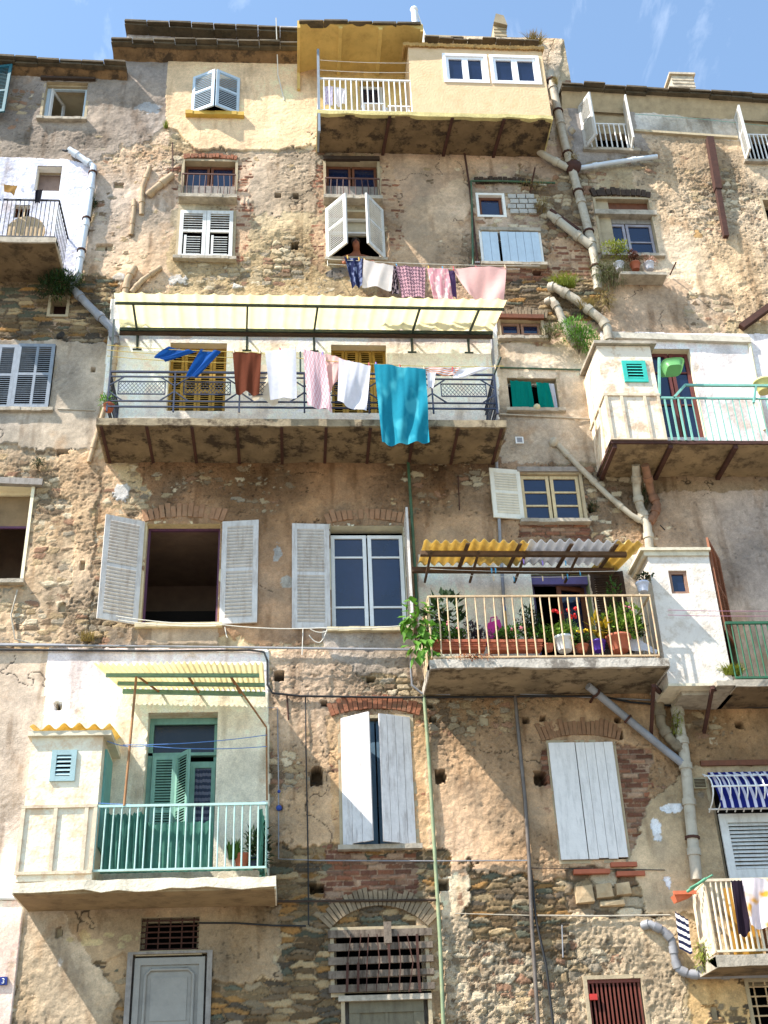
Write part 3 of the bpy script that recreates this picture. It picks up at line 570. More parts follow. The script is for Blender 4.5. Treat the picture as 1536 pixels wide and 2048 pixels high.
o = opening('L4', HL, back=black, fmat=brownw, fw=.02, sill=False, depth=.15, rmat=whitem)
x0, x1, z0, z1 = OW['L4']; g = G()
for t in (.3, .62): g.box(x0+(x1-x0)*t-.012, x0+(x1-x0)*t+.012, .02, .04, z0, z1)
g.build('bar', rustb, o)
o = opening('L6', HL, back=M('dark_red_board', (64, 36, 32), .9), sill=False, fw=.01)
x0, x1, z0, z1 = OW['L7']; o = opening('L7', HL, back=black, fmat=bluew)
W = (x1-x0)/2
for s in (0, 1): louvre((Vector((x0+W*s, -.01-.03*s, z0)), Vector((1, 0, 0)), Vector((0, 0, 1)), Vector((0, -1, 0))), W-.01, z1-z0, bluew, o, ((0, .5, 0, .5), (.5, 1, 0, .5), (0, .5, .5, 1), (.5, 1, .5, 1)), fw=.06)
o = opening('L8', HL, fmat=creamm, fw=.05, depth=.3, rmat=creamm); room('L8', o, creamm, M('dim_room_wall', (128, 106, 92), .9), 1.6)
x0, x1, z0, z1 = OW['L8']; g = G(); g.box(x0, x1, .3, .36, z1-.62, z1); g.build('inner_wall', M('warm_plaster', (140, 116, 86), .9), o)
g = G(); g.box(x0, x1, .295, .33, z1-.66, z1-.62); g.build('rail', mauvew, o); g = G(); g.box(x0, x1, .2, .26, z0, z0+.035); g.build('rail', mauvew, o)
g = G(); g.bar((x0-.1, -.03, z1+.07), (x1+.18, -.03, z1+.02), .1, .12); g.build('lintel', oldw, o)
def slab(par, xl, xr, yf, depth, th, mat=conc, emat=concl, lip=.0, jag=.02, name='balcony', xl_b=None):
    A = P(xl, yf, depth); B = P(xr, yf, depth); n = max(6, int((B.x-A.x)/.22)); z = (A.z+B.z)/2; g = G()
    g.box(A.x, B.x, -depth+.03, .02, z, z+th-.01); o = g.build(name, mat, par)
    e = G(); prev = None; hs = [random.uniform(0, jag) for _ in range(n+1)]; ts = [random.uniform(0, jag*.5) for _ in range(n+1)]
    for i in range(n):
        xa = A.x-.02+(B.x-A.x+.04)*i/n; xb = A.x-.02+(B.x-A.x+.04)*(i+1)/n; j0 = -depth-hs[i]*.4; j1 = -depth-hs[i+1]*.4
        e.hexa([(xa, j0, z-lip+hs[i]), (xb, j1, z-lip+hs[i+1]), (xb, -depth+.06, z-lip+hs[i+1]), (xa, -depth+.06, z-lip+hs[i]), (xa, j0, z+th-ts[i]), (xb, j1, z+th-ts[i+1]), (xb, -depth+.4, z+th+.005), (xa, -depth+.4, z+th+.005)])
    e.box(A.x-.02, A.x, -depth, 0, z-lip, z+th-.02); e.box(B.x, B.x+.02, -depth, 0, z-lip, z+th-.02)
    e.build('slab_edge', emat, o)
    return o, A.x, B.x, z, z+th
def beams(par, x0, x1, z, depth, n, w=.05, h=.06, mat=steel):
    for i in range(n):
        x = x0+(x1-x0)*i/(n-1); g = G(); g.box(x-w/2, x+w/2, -depth+.0, .0, z-h*.3, z-.002); g.build('beam', mat, par)
def rail(par, pts, zb, zt, n, r, rt, mat, seg=None, rb=None, extra=(), wob=0):
    """bars on a polyline pts of (x,d); n bars per segment"""
    g = G()
    for s in range(len(pts)-1):
        (xa, da), (xb, db) = pts[s], pts[s+1]; k = n[s]
        for i in range(k+1):
            t = i/k; x = xa+(xb-xa)*t; y = -(da+(db-da)*t); b = random.uniform(-wob, wob); g.tube([(x, y, zb), (x+b, y, (zb+zt)/2), (x, y, zt)], r, 6, cap=False)
        for z in (zt, zb)+tuple(extra): g.bar((xa, -da, z), (xb, -db, z), rt*2, rt*2*(1 if z in (zt,) else .8))
    return g.build('railing', mat, par)
o, A, B, z, zt = slab(HL, -90, 110, 484, 1.05, .13)
rail(o, ((A+.02, 1.02), (B-.03, 1.02), (B-.03, .02)), zt+.03, P(60, 400, 1.02).z, (22, 9), .009, .014, iron)
g = G(); c = P(52, 462, .85); g.tube([c+Vector((0, .02, 0)), c+Vector((0, -.02, 0))], .34, 24); t = g.build('tabletop', M('pale_plywood', (206, 176, 136), .7))
tt = tag(t, 'round pale wooden table top leaning behind the white balcony railing', 'table top')
pipe(HL, [(138, 299, .1), (166, 318, .1), (187, 333, .1), (176, 420, .1), (166, 480, .1), (156, 548, .1)], .065, pipew, collars=1.1)
pipe(HL, [(156, 548, .1), (140, 572, .1), (178, 612, .12), (222, 655, .12), (233, 690, .1)], .075, pipeg, collars=.8)
pipe(HL, [(233, 690, .1), (226, 760, .1), (196, 860, .05), (178, 925, .04)], .04, pipec, collars=.6)
pipe(HL, [(118, 672, 0), (124, 668, .3)], .05, cable, name='pipe_stub')
# clay drains of the middle wall near the seam
for q, r in (([(300, 335, .03), (285, 375, .05), (283, 430, .0)], .05), ([(345, 350, .05), (305, 382, .08), (296, 392, .02)], .07), ([(322, 535, .04), (285, 560, .06), (262, 585, .06)], .05), ([(270, 535, .03), (255, 560, .05), (250, 590, .05)], .065), ([(268, 400, .0), (268, 420, .04), (262, 470, .0)], .04)):
    pipe(HM, q, r, pipec, collars=.5)
pipe(HL, [(-60, 1288, .05), (130, 1290, .05)], .022, pipeg, name='conduit'); pipe(HL, [(35, 1180, .03), (22, 1230, .03), (30, 1278, .03), (60, 1286, .03)], .014, pipem, name='conduit')
pipe(HL, [(-60, 1795, .05), (48, 1796, .05)], .03, whitep, name='conduit')
g = G(); X0, X1, Z0, Z1 = RC(-12, 1954, 14, 1970, .07); g.box(X0, X1, -.075, -.01, Z0, Z1); o = g.build('number_plate', M('blue_enamel', (26, 44, 120), .35, .05, 8, 0, dirt=.1), HL)
g = G(); c = P(6, 1962, .08); s = (Z1-Z0)*.33; q = [(-.5, .9), (0, 1.05), (.5, .8), (.5, .3), (0, .05), (.55, -.3), (.5, -.8), (0, -1.05), (-.5, -.85)]
g.tube([c+Vector((a*s*.8, 0, b*s*.85)) for a, b in q], s*.17, 6); g.build('numeral', whitep, o)

# ================================================================== MIDDLE HOUSE windows
# M1 ajar shutters
o = opening('M1', HM, back=black, fmat=pbluew, rmat=yellowm, sill=False); x0, x1, z0, z1 = OW['M1']; W = (x1-x0)/2; PN2 = ((0, 1, 0, .5), (0, 1, .5, 1))
for f, xx in ((1, x0), (-1, x1)): louvre(plane(xx, .03, z0, 26, f), W*1.09, z1-z0, pbluew, o, PN2, fw=.06, gap=.05)
sillb('M1', o, .14, .09, .12, M('mustard_sill', (196, 160, 72), .8))
# M2, M4 brown frames behind small parapets
for k in ('M2', 'M4'):
    o = window(k, HM, brownw, 2, (1,), 1, .2, .05, v0f=.42, sill=False); x0, x1, z0, z1 = OW[k]; H = z1-z0
    g = G(); g.box(x0, x1, .1, .16, z0, z0+H*.46)
    for i in range(7): g.box(x0+(x1-x0)*i/7+.01, x0+(x1-x0)*(i+1)/7-.01, .085, .1, z0, z0+H*.45)
    g.build('panel', oldw, o); sillb(k, o, .2, .08, .06)
    rail(o, ((x0-.02, .12), (x1+.02, .12)), z0+.02, z0+H*(.55 if k == 'M2' else .46), (9,), .009, .012, M('rusty_thin_iron', (96, 66, 58), .7), wob=.02)
    if k == 'M2': arch(k, o, 15, .12, .05, ex=.02)
    else:
        g = G(); g.bar((x0-.05, -.02, z1+.03), (x1+.05, -.02, z1+.05), .08, .09); g.build('lintel', darkw, o)
# M3 closed louvres
o = opening('M3', HM, back=black, fmat=greyw); x0, x1, z0, z1 = OW['M3']; W = (x1-x0)/2
for s in (0, 1): louvre((Vector((x0+W*s+.004, -.01, z0)), Vector((1, 0, 0)), Vector((0, 0, 1)), Vector((0, -1, 0))), W-.008, z1-z0, M('white_shutter_paint', (212, 210, 204), .6, .12, 8, .2, 60, .5, (150, 140, 128), streak=True), o, ((0.08, .92, 0, .46), (0, 1, .54, 1)), fw=.07, gap=.055)
whs = MATS['white_shutter_paint']
# M5 open shutters
o = opening('M5', HM, fmat=whitep, depth=.24, fw=.05); x0, x1, z0, z1 = OW['M5']; W = (x1-x0)/2
g = G(); g.box(x0, x1, .15, .2, z1-.42, z1-.38); g.build('transom', whitep, o)
g = G(); g.box(x0-.03, x1+.03, .26, .3, z1-.38, z1+.03); g.build('blind', M('cream_blind', (200, 190, 164), .9), o); room('M5', o, dark, dark)
for f, xx, a in ((1, x0-.03, 50), (-1, x1+.02, 52)): louvre(plane(xx, .03, z0-.02, a, f), W*1.12, z1-z0+.04, whs, o, PN2, fw=.075, gap=.05)
# M6
window('M6', HM, brownw, 1, (1,), 1, .12, .05, rmat=whitem, sill=False)
g = G()
for r_ in range(4):
    for c in range(3):
        X0, X1, Z0, Z1 = RC(1016+c*18+(r_ % 2)*5, 388+r_*10, 1032+c*18+(r_ % 2)*5, 396+r_*10, .03); g.box(X0, X1, -.035, .05, Z0, Z1)
g.build('block_infill', M('grey_block', (178, 174, 166), .95, .15, 8, .6, 30, .2), HM)
arch(None, HM, 12, .16, .06, darkw, .02, x=RC(955, 372, 1060, 384), name='lintel')
# M7 board shutters
o = opening('M7', HM, back=black, fmat=whitem, rmat=whitem); x0, x1, z0, z1 = OW['M7']
boards((Vector((x0, -.0, z0)), Vector((1, 0, 0)), Vector((0, 0, 1)), Vector((0, -1, 0))), (x1-x0)*.28, z1-z0, pbluew, o, 2)
boards((Vector((x0+(x1-x0)*.32, -.01, z0)), Vector((1, 0, 0)), Vector((0, 0, 1)), Vector((0, -1, 0))), (x1-x0)*.68, z1-z0, pbluew, o, 5)
g = G(); g.box(x0-.02, x1+.05, -.06, .0, z1+.02, z1+.1); g.build('lintel', concl, o)
# M9, M10, M11
o = window('M9', HM, M('pinkish_wood', (150, 116, 96), .8, .2), 2, (1.2, .8), 1, .14, .05, smat=concl); arch(None, o, 17, .20, .05, stonem, .12, x=OW['M9'])
g = G(); x0, x1, z0, z1 = OW['M9']; g.bar((x0-.12, -.03, z1+.05), (x1+.05, -.03, z1+.04), .08, .09); g.build('lintel', brownw, o)
o_M10 = opening('M10', HM, fmat=greyw, sill=True, depth=.22, back=black)
o = window('M11', HM, beigew, 2, (1, 1, 1), 1, .1, .055); x0, x1, z0, z1 = OW['M11']
louvre(plane(x0-.0, .03, z0+.02, 172), (x1-x0)*.52, z1-z0+.04, M('cream_white_shutter', (222, 218, 204), .6, .08, 8, .2, 60, .2, (160, 150, 130), streak=True), o, PN2, fw=.07, gap=.05)
g = G(); g.box(x0-.04, x1+.1, -.05, .02, z1+.03, z1+.12); g.build('lintel', oldw, o)
# balcony doors
for k in ('D1', 'D2'):
    o = opening(k, HM, 'balcony_door', ochw, rmat=creamm, sill=False, depth=.24, back=black); x0, x1, z0, z1 = OW[k]; W = (x1-x0)/4
    for i in range(4): louvre((Vector((x0+W*i+.004, .17, z0)), Vector((1, 0, 0)), Vector((0, 0, 1)), Vector((0, -1, 0))), W-.008, z1-z0, ochw, o, ((0, 1, 0, .33), (0, 1, .33, .66), (0, 1, .66, 1)), fw=.05, gap=.045)
o = window('T1', HM, whitep, 1, (1,), 1, .15, .06, rmat=mustard, sill=False)
# big shuttered windows
o = opening('W12', HM, fmat=mauvew, rmat=beigew, depth=.22, back=None, smat=M('cream_sill', (206, 190, 156), .85)); x0, x1, z0, z1 = OW['W12']; room('W12', o, M('dim_room_wall', (128, 106, 92), .9), MATS['dim_room_wall'])
SW = M('warm_white_shutter', (206, 200, 194), .65, .16, 8, .2, 60, .6, (150, 130, 114), streak=True)
PN3 = ((0, 1, 0, .5), (0, 1, .5, 1))
louvre(plane(x0-.04, .03, z0, 157), (x1-x0)*.54, z1-z0+.03, SW, o, PN3, fw=.085, gap=.06); louvre(plane(x1+.03, .03, z0, 174, -1), (x1-x0)*.50, z1-z0+.03, SW, o, PN3, fw=.085, gap=.06)
arch('W12', o, 15, .26, .10, mat=M('pale_arch_brick', (158, 118, 88), .95, .3, 7, .8, 30, .6, (150, 126, 98)), ex=.05)
o = window('W13', HM, whitep, 2, (1, 2.6, 1.1), 1, .2, .06, rmat=M('cream_frame_wood', (208, 198, 172), .8), smat=MATS['cream_sill'], v1f=.955); x0, x1, z0, z1 = OW['W13']
louvre(plane(x0-.02, .03, z0, 177), (x1-x0)*.50, z1-z0+.02, SW, o, PN3, fw=.085, gap=.06); louvre(plane(x1+.01, .03, z0, 88, -1), (x1-x0)*.46, z1-z0+.02, SW, o, PN3, fw=.085, gap=.06)
arch('W13', o, 15, .22, .10, mat=MATS['pale_arch_brick'], ex=.05)
# W14 ajar plank shutters over blue
o = window('W14', HM, M('blue_wood', (92, 120, 140), .6, .15, 8, .2, 50, .2), 2, (1, 1, 1), 1, .16, .09); x0, x1, z0, z1 = OW['W14']; W = (x1-x0)
PW = M('peeling_white_wood', (212, 208, 206), .75, .14, 9, .5, 50, .6, (134, 122, 116), streak=True)
boards(plane(x0+.01, .0, z0, 33), W*.47, z1-z0, PW, o, 3); boards(plane(x1-.01, .0, z0, 22, -1), W*.5, z1-z0, PW, o, 4); arch('W14', o, 19, .22, .12, ex=.15)
# W15 closed white boards
o = opening('W15', HM, back=black, sill=False); x0, x1, z0, z1 = OW['W15']; fl = (Vector((1, 0, 0)), Vector((0, 0, 1)), Vector((0, -1, 0)))
boards((Vector((x0-.03, -.02, z0)), *fl), (x1-x0)*.42, z1-z0, M('clean_white_wood', (224, 218, 212), .6, .08, 8, .3, 50, .42, (150, 146, 140), streak=True), o, 1)
boards((Vector((x0-.03+(x1-x0)*.43, -.018, z0)), *fl), (x1-x0)*.60, z1-z0, MATS['clean_white_wood'], o, 4); arch('W15', o, 19, .26, .10, mat=M('dim_arch_brick', (140, 104, 76), .95, .3, 7, .8, 30, .6, (120, 98, 74)), ex=.12)
g = G()
for (bx, by, bw) in ((1222, 1724, 52), (1148, 1738, 72), (1234, 1742, 56)):
    X0, X1, Z0, Z1 = RC(bx, by, bx+bw, by+9, .06); g.box(X0, X1, -.07, .05, Z0, Z1)
g.build('loose_brick', terra, HM)
g = G()
for (a, b, c, d_) in ((1152, 1770, 1188, 1806), (1192, 1766, 1226, 1796), (1232, 1764, 1262, 1790), (1200, 1800, 1250, 1812)):
    X0, X1, Z0, Z1 = RC(a, b, c, d_, .05); g.hexa([(X0, -.07, Z0), (X1, -.06, Z0+.02), (X1, .05, Z0), (X0, .05, Z0), (X0+.01, -.05, Z1-.02), (X1-.02, -.07, Z1), (X1, .05, Z1), (X0, .05, Z1)])
g.build('exposed_stone', M('pale_block_stone', (190, 164, 128), .95, .35, 5, .8, 22, .4, (130, 96, 60)), HM)
# W16, D16, W17, D17, W18
def grille(k, par, nx_, nz_, mat, d=-.02, r=.012, flat=False):
    x0, x1, z0, z1 = OW[k]; g = G()
    for i in range(nx_): x = x0+(x1-x0)*(i+.5)/nx_; g.tube([(x, -d, z0), (x, -d, z1)], r, 6)
    for i in range(nz_): z = z0+(z1-z0)*(i+.5)/nz_; g.tube([(x0, -d-.01, z), (x1, -d-.01, z)], r, 6)
    return g.build('grille', mat, par)
o = opening('W16', HM, back=black, sill=False); grille('W16', o, 5, 6, steel, -.06)
x0, x1, z0, z1 = OW['D16']; o = opening('D16', HM, 'door', oldw, sill=False, back=dark, fw=.06)
GD = M('grey_door_paint', (148, 143, 134), .6, .1, 5, .2, 40, .3, (100, 100, 100)); g = G(); pl = (Vector((x0, .06, z0)), *fl); W = x1-x0; H = z1-z0
g.pb(pl, .05, W-.05, 0, H-.04, 0, .04); g.pb(pl, .05, .13, 0, H-.05, .041, .07); g.pb(pl, W-.13, W-.05, 0, H-.05, .041, .07); g.pb(pl, .13, W-.13, H-.14, H-.05, .041, .07)
rr = [Vector((x0+.2, -.0, z0)), Vector((x0+.2, -.0, z1-.27)), Vector((x0+.27, -.0, z1-.2)), Vector((x1-.27, -.0, z1-.2)), Vector((x1-.2, -.0, z1-.27)), Vector((x1-.2, -.0, z0))]; g.tube(rr, .022, 6)
g.pb(pl, .28, W-.28, H-.85, H-.30, .041, .052); g.pb(pl, .28, W-.28, 0, H-.93, .041, .052); g.build('door_leaf', GD, o)
g = G(); g.box(x0-.05, x0+.02, -.04, .05, z0, z1+.03); g.box(x1-.02, x1+.05, -.04, .05, z0, z1+.03); g.box(x0+.02, x1-.02, -.04, .05, z1, z1+.03); g.build('door_frame', oldw, o)
o = opening('W17', HM, back=black, sill=False); x0, x1, z0, z1 = OW['W17']; g = G(); H = z1-z0
for i in range(5):
    z = z0+.05+H*.22*i; g.hexa([Vector(v) for v in ((x0-.08, -.05, z-.05), (x1+.1, -.05, z-.04+random.uniform(-.02, .02)), (x1+.1, -.01, z-.04), (x0-.08, -.01, z-.05), (x0-.08, -.05, z+.05), (x1+.1, -.05, z+.05), (x1+.1, -.01, z+.05), (x0-.08, -.01, z+.05))])
X0, X1, Z0, Z1 = RC(768, 1843, 783, 1886, .1); g.box(X0, X1, -.1, -.06, Z0, Z1); g.build('slat', M('dark_weathered_plank', (122, 108, 94), .9, .35, 12, .6, 40, .64, (60, 48, 38), streak=True), o)
g = G()
for i, xx in enumerate((702, 722, 737, 754, 776, 796, 814, 834)):
    b = random.uniform(-.05, .05); p0 = P(xx, 1868, .09); p1 = P(xx-8+i*2, 1984, .09); g.bar(p0, p0.lerp(p1, .5)+Vector((b+.03, 0, 0)), .035, .012); g.bar(p0.lerp(p1, .5)+Vector((b+.03, 0, 0)), p1, .035, .012)
g.build('grille', steel, o); arch('W17', o, 26, .26, .30, stonem, .05)
g = G(); g.box(x0+.05, x1+.05, -.05, .03, z0-.11, z0-.04); g.build('lintel', concl, o)
o = opening('D17', HM, 'door', oldw, sill=False, back=dark, fw=.06); x0, x1, z0, z1 = OW['D17']; pl = (Vector((x0, .1, z0)), *fl); g = G(); W = x1-x0; H = z1-z0
g.pb(pl, .06, W-.06, 0, H-.03, 0, .04); g.pb(pl, .06, W-.06, H-.2, H-.03, .041, .07); g.pb(pl, .06, .2, 0, H-.2, .041, .06); g.pb(pl, W-.2, W-.06, 0, H-.2, .041, .06); g.pb(pl, W/2-.02, W/2+.02, 0, H-.2, .041, .055)
g.build('door_leaf', M('weathered_green_grey_wood', (112, 104, 84), .8, .2, 8, .4, 40, .4, (70, 60, 48), streak=True), o)
o = opening('W18', HM, back=black, sill=False, fmat=steel); x0, x1, z0, z1 = OW['W18']; g = G()
for i in range(13): x = x0+(x1-x0)*(i+.5)/13; g.box(x-.018, x+.006, .03, .045, z0, z1)
g.box(x0, x1, .02, .055, z1-.05, z1); g.build('bar', M('red_brown_iron', (112, 56, 44), .7, .25), o)
g = G(); X0, X1, Z0, Z1 = RC(1179, 1988, 1194, 2000, .0); g.box(X0, X1, -.02, .03, Z0, Z1); g.build('red_plate', M('red_paint', (190, 50, 44), .6), o)
# ================================================================== RIGHT HOUSE windows
for k, (a, b) in dict(R1=(50, 82), R2=(75, 80)).items():
    o = opening(k, HR, back=black, fmat=whitep, depth=.24); x0, x1, z0, z1 = OW[k]; H = z1-z0; W = x1-x0
    g = G(); g.box(x0, x1, .2, .25, z0+H*.64, z1); g.build('blind_box', plaster, o)
    rail(o, ((x0+.03, .0), (x1-.03, .0)), z0+.03, z0+H*.62, (9,), .016, .014, whitep)
    louvre(plane(x0, .02, z0, a+20), W*.42, H*.98, whs, o, PN2, fw=.07); louvre(plane(x1-.1, .02, z0, b, -1), W*.36, H*.98, whs, o, PN2, fw=.07)
opening('R3', HR, back=black, sill=False)
o = window('M8', HR, M('lilac_grey_wood', (158, 152, 160), .7, .12, 8, .3, 50, .3), 2, (1, 1), 1, .16, .05, v1f=.62); x0, x1, z0, z1 = OW['M8']; H = z1-z0; g = G()
g.box(x0-.06, x1+.1, -.05, .1, z0+H*.70, z0+H*.78); g.build('transom', concl, o); g = G(); g.box(x0, x1, .12, .2, z0+H*.78, z1); g.build('upper_panel', brownw, o); g = G(); g.box(x0, x1, .1, .22, z0+H*.62, z0+H*.7); g.build('panel', oldw, o)
arch('M8', o, 12, .2, .06, darkw, .05)
X0, X1, Z0, Z1 = RC(1240, 536, 1332, 550, .3); g = G(); g.box(X0, X1, -.32, 0, Z0, Z0+.07); g.build('ledge', concl, o)
o = opening('W19', HR, back=black, sill=False); grille('W19', o, 4, 6, rustb, -.04)
o = opening('W20', HR, back=dark, sill=False, rmat=plaster, depth=.2); x0, x1, z0, z1 = OW['W20']; H = z1-z0; W = x1-x0
zs_ = z0+H*.60; pl = (Vector((x0+.05, -.02, z0)), *fl); louvre(pl, W-.1, H*.60, whs, o, ((0, 1, 0, 1),), fw=.12, gap=.055)
aw = []
for i in range(8): aw.append([Vector((x0-.0+(W)*j/30, -.04-.32*math.sin(math.pi*i/14)+.01*math.sin(j*2.1), zs_+(z1-zs_)*(1-i/7.0))) for j in range(31)])
uvs = [(j/30, i/7) for i in range(8) for j in range(31)]
G().grid(aw).build('awning', cloth_mat('navy_stripe', (28, 34, 104), (205, 200, 214), 'stripe', 2.6, .1), o, uvs)
g = G()
for i in range(10):
    x = x0-.1+(W+.2)*i/9; pts = [(x, -.1-.34*math.sin(math.pi*t/6)**.7, z1-.05-(z1-zs_)*t/6*.9) for t in range(7)]; g.tube(pts, .011, 6)
for t in (.1, .5, .95): g.tube([(x0-.12, -.1-.34*max(.1, math.sin(math.pi*t)), z1-.05-(z1-zs_)*.9*t), (x1, -.1-.34*max(.1, math.sin(math.pi*t)), z1-.05-(z1-zs_)*.9*t)], .014, 6)
g.build('cage', whitep, o); g = G(); g.box(x0-.08, x1, -.06, .02, z1+.1, z1+.18); g.build('lintel', brownw, o)
X0, X1, Z0, Z1 = RC(1386, 1556, 1413, 1577, .02); g = G(); g.box(X0, X1, -.03, .0, Z0, Z1); o = g.build('vent', M('vent_beige', (178, 164, 130), .7), HR); g = G()
for i in range(6): g.box(X0+.02, X1-.02, -.04, -.031, Z0+.02+i*(Z1-Z0-.03)/6, Z0+.03+i*(Z1-Z0-.03)/6)
g.build('slat', darkw, o)
X0, X1, Z0, Z1 = RC(1031, 874, 1047, 887, .02); g = G(); g.box(X0, X1, -.03, .0, Z0, Z1); o = g.build('vent', whitep, HM); g = G(); g.box(X0+.025, X1-.025, -.034, -.0305, Z0+.02, Z1-.02); g.build('mesh', pipeg, o)
# rusted beams on the right wall
g = G(); g.bar(P(1419, 277, .08), P(1436, 380, .08), .13, .14); g.bar(P(1434, 370, .08), P(1452, 474, .08), .10, .10); g.build('beam', steel, HR); g = G(); g.bar(P(1482, 655, .05), P(1600, 570, .25), .12, .12); g.build('beam', steel, HR)
g = G(); a = P(1268, 262, .04); b = P(1475, 276, .04); g.bar(a, b, .07, .06); g.build('string_course', M('plaster_mould', (186, 170, 140), .95, .2, 6, .5, 30), HR)
# ================================================================== corrugated sheets
def corr(A, B, C, D, pitch, amp, prof='sin', th=.004, sub=8):
    """A,B front edge left/right, C,D back edge left/right"""
    A, B, C, D = map(Vector, (A, B, C, D)); L = (B-A).length; n = max(4, int(L/pitch*sub)); up = (B-A).cross(C-A).normalized()
    if up.z < 0: up = -up
    rows = []
    for v in (0, .5, 1):
        r = []
        for i in range(n+1):
            t = i/n; ph = t*L/pitch; h = amp*math.sin(2*math.pi*ph) if prof == 'sin' else amp*max(0, 1-abs((ph % 1)-.5)*5)
            sag = -.012*math.sin(t*9)*(1-v); r.append(A.lerp(B, t).lerp(C.lerp(D, t), v)+up*(h)+Vector((0, 0, sag)))
        rows.append(r)
    g = G(); g.grid(rows); g.grid([[p+up*th for p in r] for r in rows]); g.grid([rows[0], [p+up*th for p in rows[0]]], False); g.grid([[rows[k][-1] for k in range(3)], [rows[k][-1]+up*th for k in range(3)]], False)
    return g
awn = M('pale_yellow_sheet', (249, 243, 214), .5, .04, 3, .1, 40, .15, (200, 190, 150), trans=.72)
# ================================================================== CENTRAL LAUNDRY BALCONY
DC = 1.12
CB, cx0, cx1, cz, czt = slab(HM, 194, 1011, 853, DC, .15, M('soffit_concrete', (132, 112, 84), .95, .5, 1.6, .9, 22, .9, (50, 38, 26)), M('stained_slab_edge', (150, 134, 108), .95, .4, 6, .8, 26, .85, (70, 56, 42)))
beams(CB, cx0+.06, cx1-.06, cz, DC-.02, 10)
ztop = P(600, 743, DC).z; zb2 = P(600, 812, DC).z; g = G(); NP = 6; RX0, RX1 = cx0+.12, cx1-.10; H = ztop-zb2; RD = DC-.05
def rpanel(g, p, q, d=.016):
    p, q = Vector(p), Vector(q); U = q-p; Z = Vector((0, 0, 1)); W = U.length
    f = lambda u, v: p+U*u+Z*(H*v)
    c = .22/W
    g.bar(f(0, 1), f(1, 1), d*2); g.bar(f(0, .86), f(1, .86), d*1.4); g.bar(f(0, .16), f(1, .16), d*1.4); g.bar(f(0, 0), f(1, 0), d*1.6); g.bar(f(0, -.14), f(0, 1), d*1.7)
    for a in (0, 1):
        s = 1 if a == 0 else -1
        g.bar(f(a, .6), f(a+s*c*1.1, .86), d*1.2); g.bar(f(a, .44), f(a+s*c*1.1, .16), d*1.2)
    g.bar(f(c*.7, .36), f(1-c*.7, .36), d); g.bar(f(c*.7, .72), f(1-c*.7, .72), d); g.bar(f(c*.7, .36), f(c*.7, .72), d); g.bar(f(1-c*.7, .36), f(1-c*.7, .72), d)
    n = 12
    for i in range(n):
        u0 = c*.7+(1-1.4*c)*i/n; u1 = c*.7+(1-1.4*c)*(i+1)/n
        for k in range(3):
            v0 = .36+.12*k; v1 = v0+.12; g.bar(f(u0, v0), f(u1, v1), .006); g.bar(f(u0, v1), f(u1, v0), .006)
for i in range(NP): rpanel(g, (RX0+(RX1-RX0)*i/NP, -RD, zb2), (RX0+(RX1-RX0)*(i+1)/NP, -RD, zb2))
rpanel(g, (RX1, -RD, zb2), (RX1, -.03, zb2)); rpanel(g, (RX0, -.03, zb2), (RX0, -RD, zb2))
g.bar((RX1, -RD, zb2-.1), (RX1, -RD, ztop+.02), .035); g.build('railing', M('blue_grey_iron', (44, 54, 76), .55, .2, 12, .2, 60, .3, (70, 50, 40)), CB)
# end poles and lines
g = G(); pA = P(214, 640, RD); 
for p_, q_ in (((RX0, -RD, ztop), (RX0-.02, -RD, ztop+1.1)), ((RX1, -RD, ztop-.0), (RX1+.12, -RD-.18, ztop+.25)), ((RX0+(RX1-RX0)*.49, -RD, ztop), (RX0+(RX1-RX0)*.49, -RD, ztop+.45))): g = G(); g.bar(p_, q_, .03); g.build('line_post', irong, CB)
# awning
A_, B_, C_, D_ = P(228, 586, 1.30), P(1014, 600, 1.30), P(240, 655, .22), P(985, 663, .22)
aw_ = corr(A_, B_, C_, D_, (B_-A_).length/22, .036, 'rib').build('awning', awn, HM)
g = G(); Zv = Vector((0, 0, -.05)); fr = lambda t, v: A_.lerp(B_, t).lerp(C_.lerp(D_, t), v)+Zv
g.bar(fr(-.0, .22), fr(1, .22), .04); g.bar(fr(0, 1), fr(1, 1), .07, .06)
for t in (.045, .335, .515, .78, .935):
    g.bar(fr(t, .22), fr(t, 1.0), .035); b = fr(t, 1.0); foot = Vector((b.x, -.02, P(500, 702, .02).z)); g.bar(b, Vector((b.x, -.02, b.z-.0)), .03); g.bar(Vector((b.x, -.02, b.z)), foot, .035); g.bar(b+Vector((0, .0, 0)), foot, .025); g.bar(foot+Vector((-.08, 0, 0)), foot+Vector((.08, 0, 0)), .05, .03)
g.build('awning_frame', irong, aw_)
g = G(); g.tube([fr(0, 1.04)+Vector((0, 0, -.04)), fr(1, 1.04)+Vector((0, 0, -.04))], .05, 8); g.build('gutter', darkw, aw_)
g = G(); X0 = P(168, 655, 0).x
g.box(P(236, 668, 0).x, P(985, 668, 0).x, -.06, 0, P(600, 676, 0).z, P(600, 666, 0).z); g.build('string_course', creamm, HM)

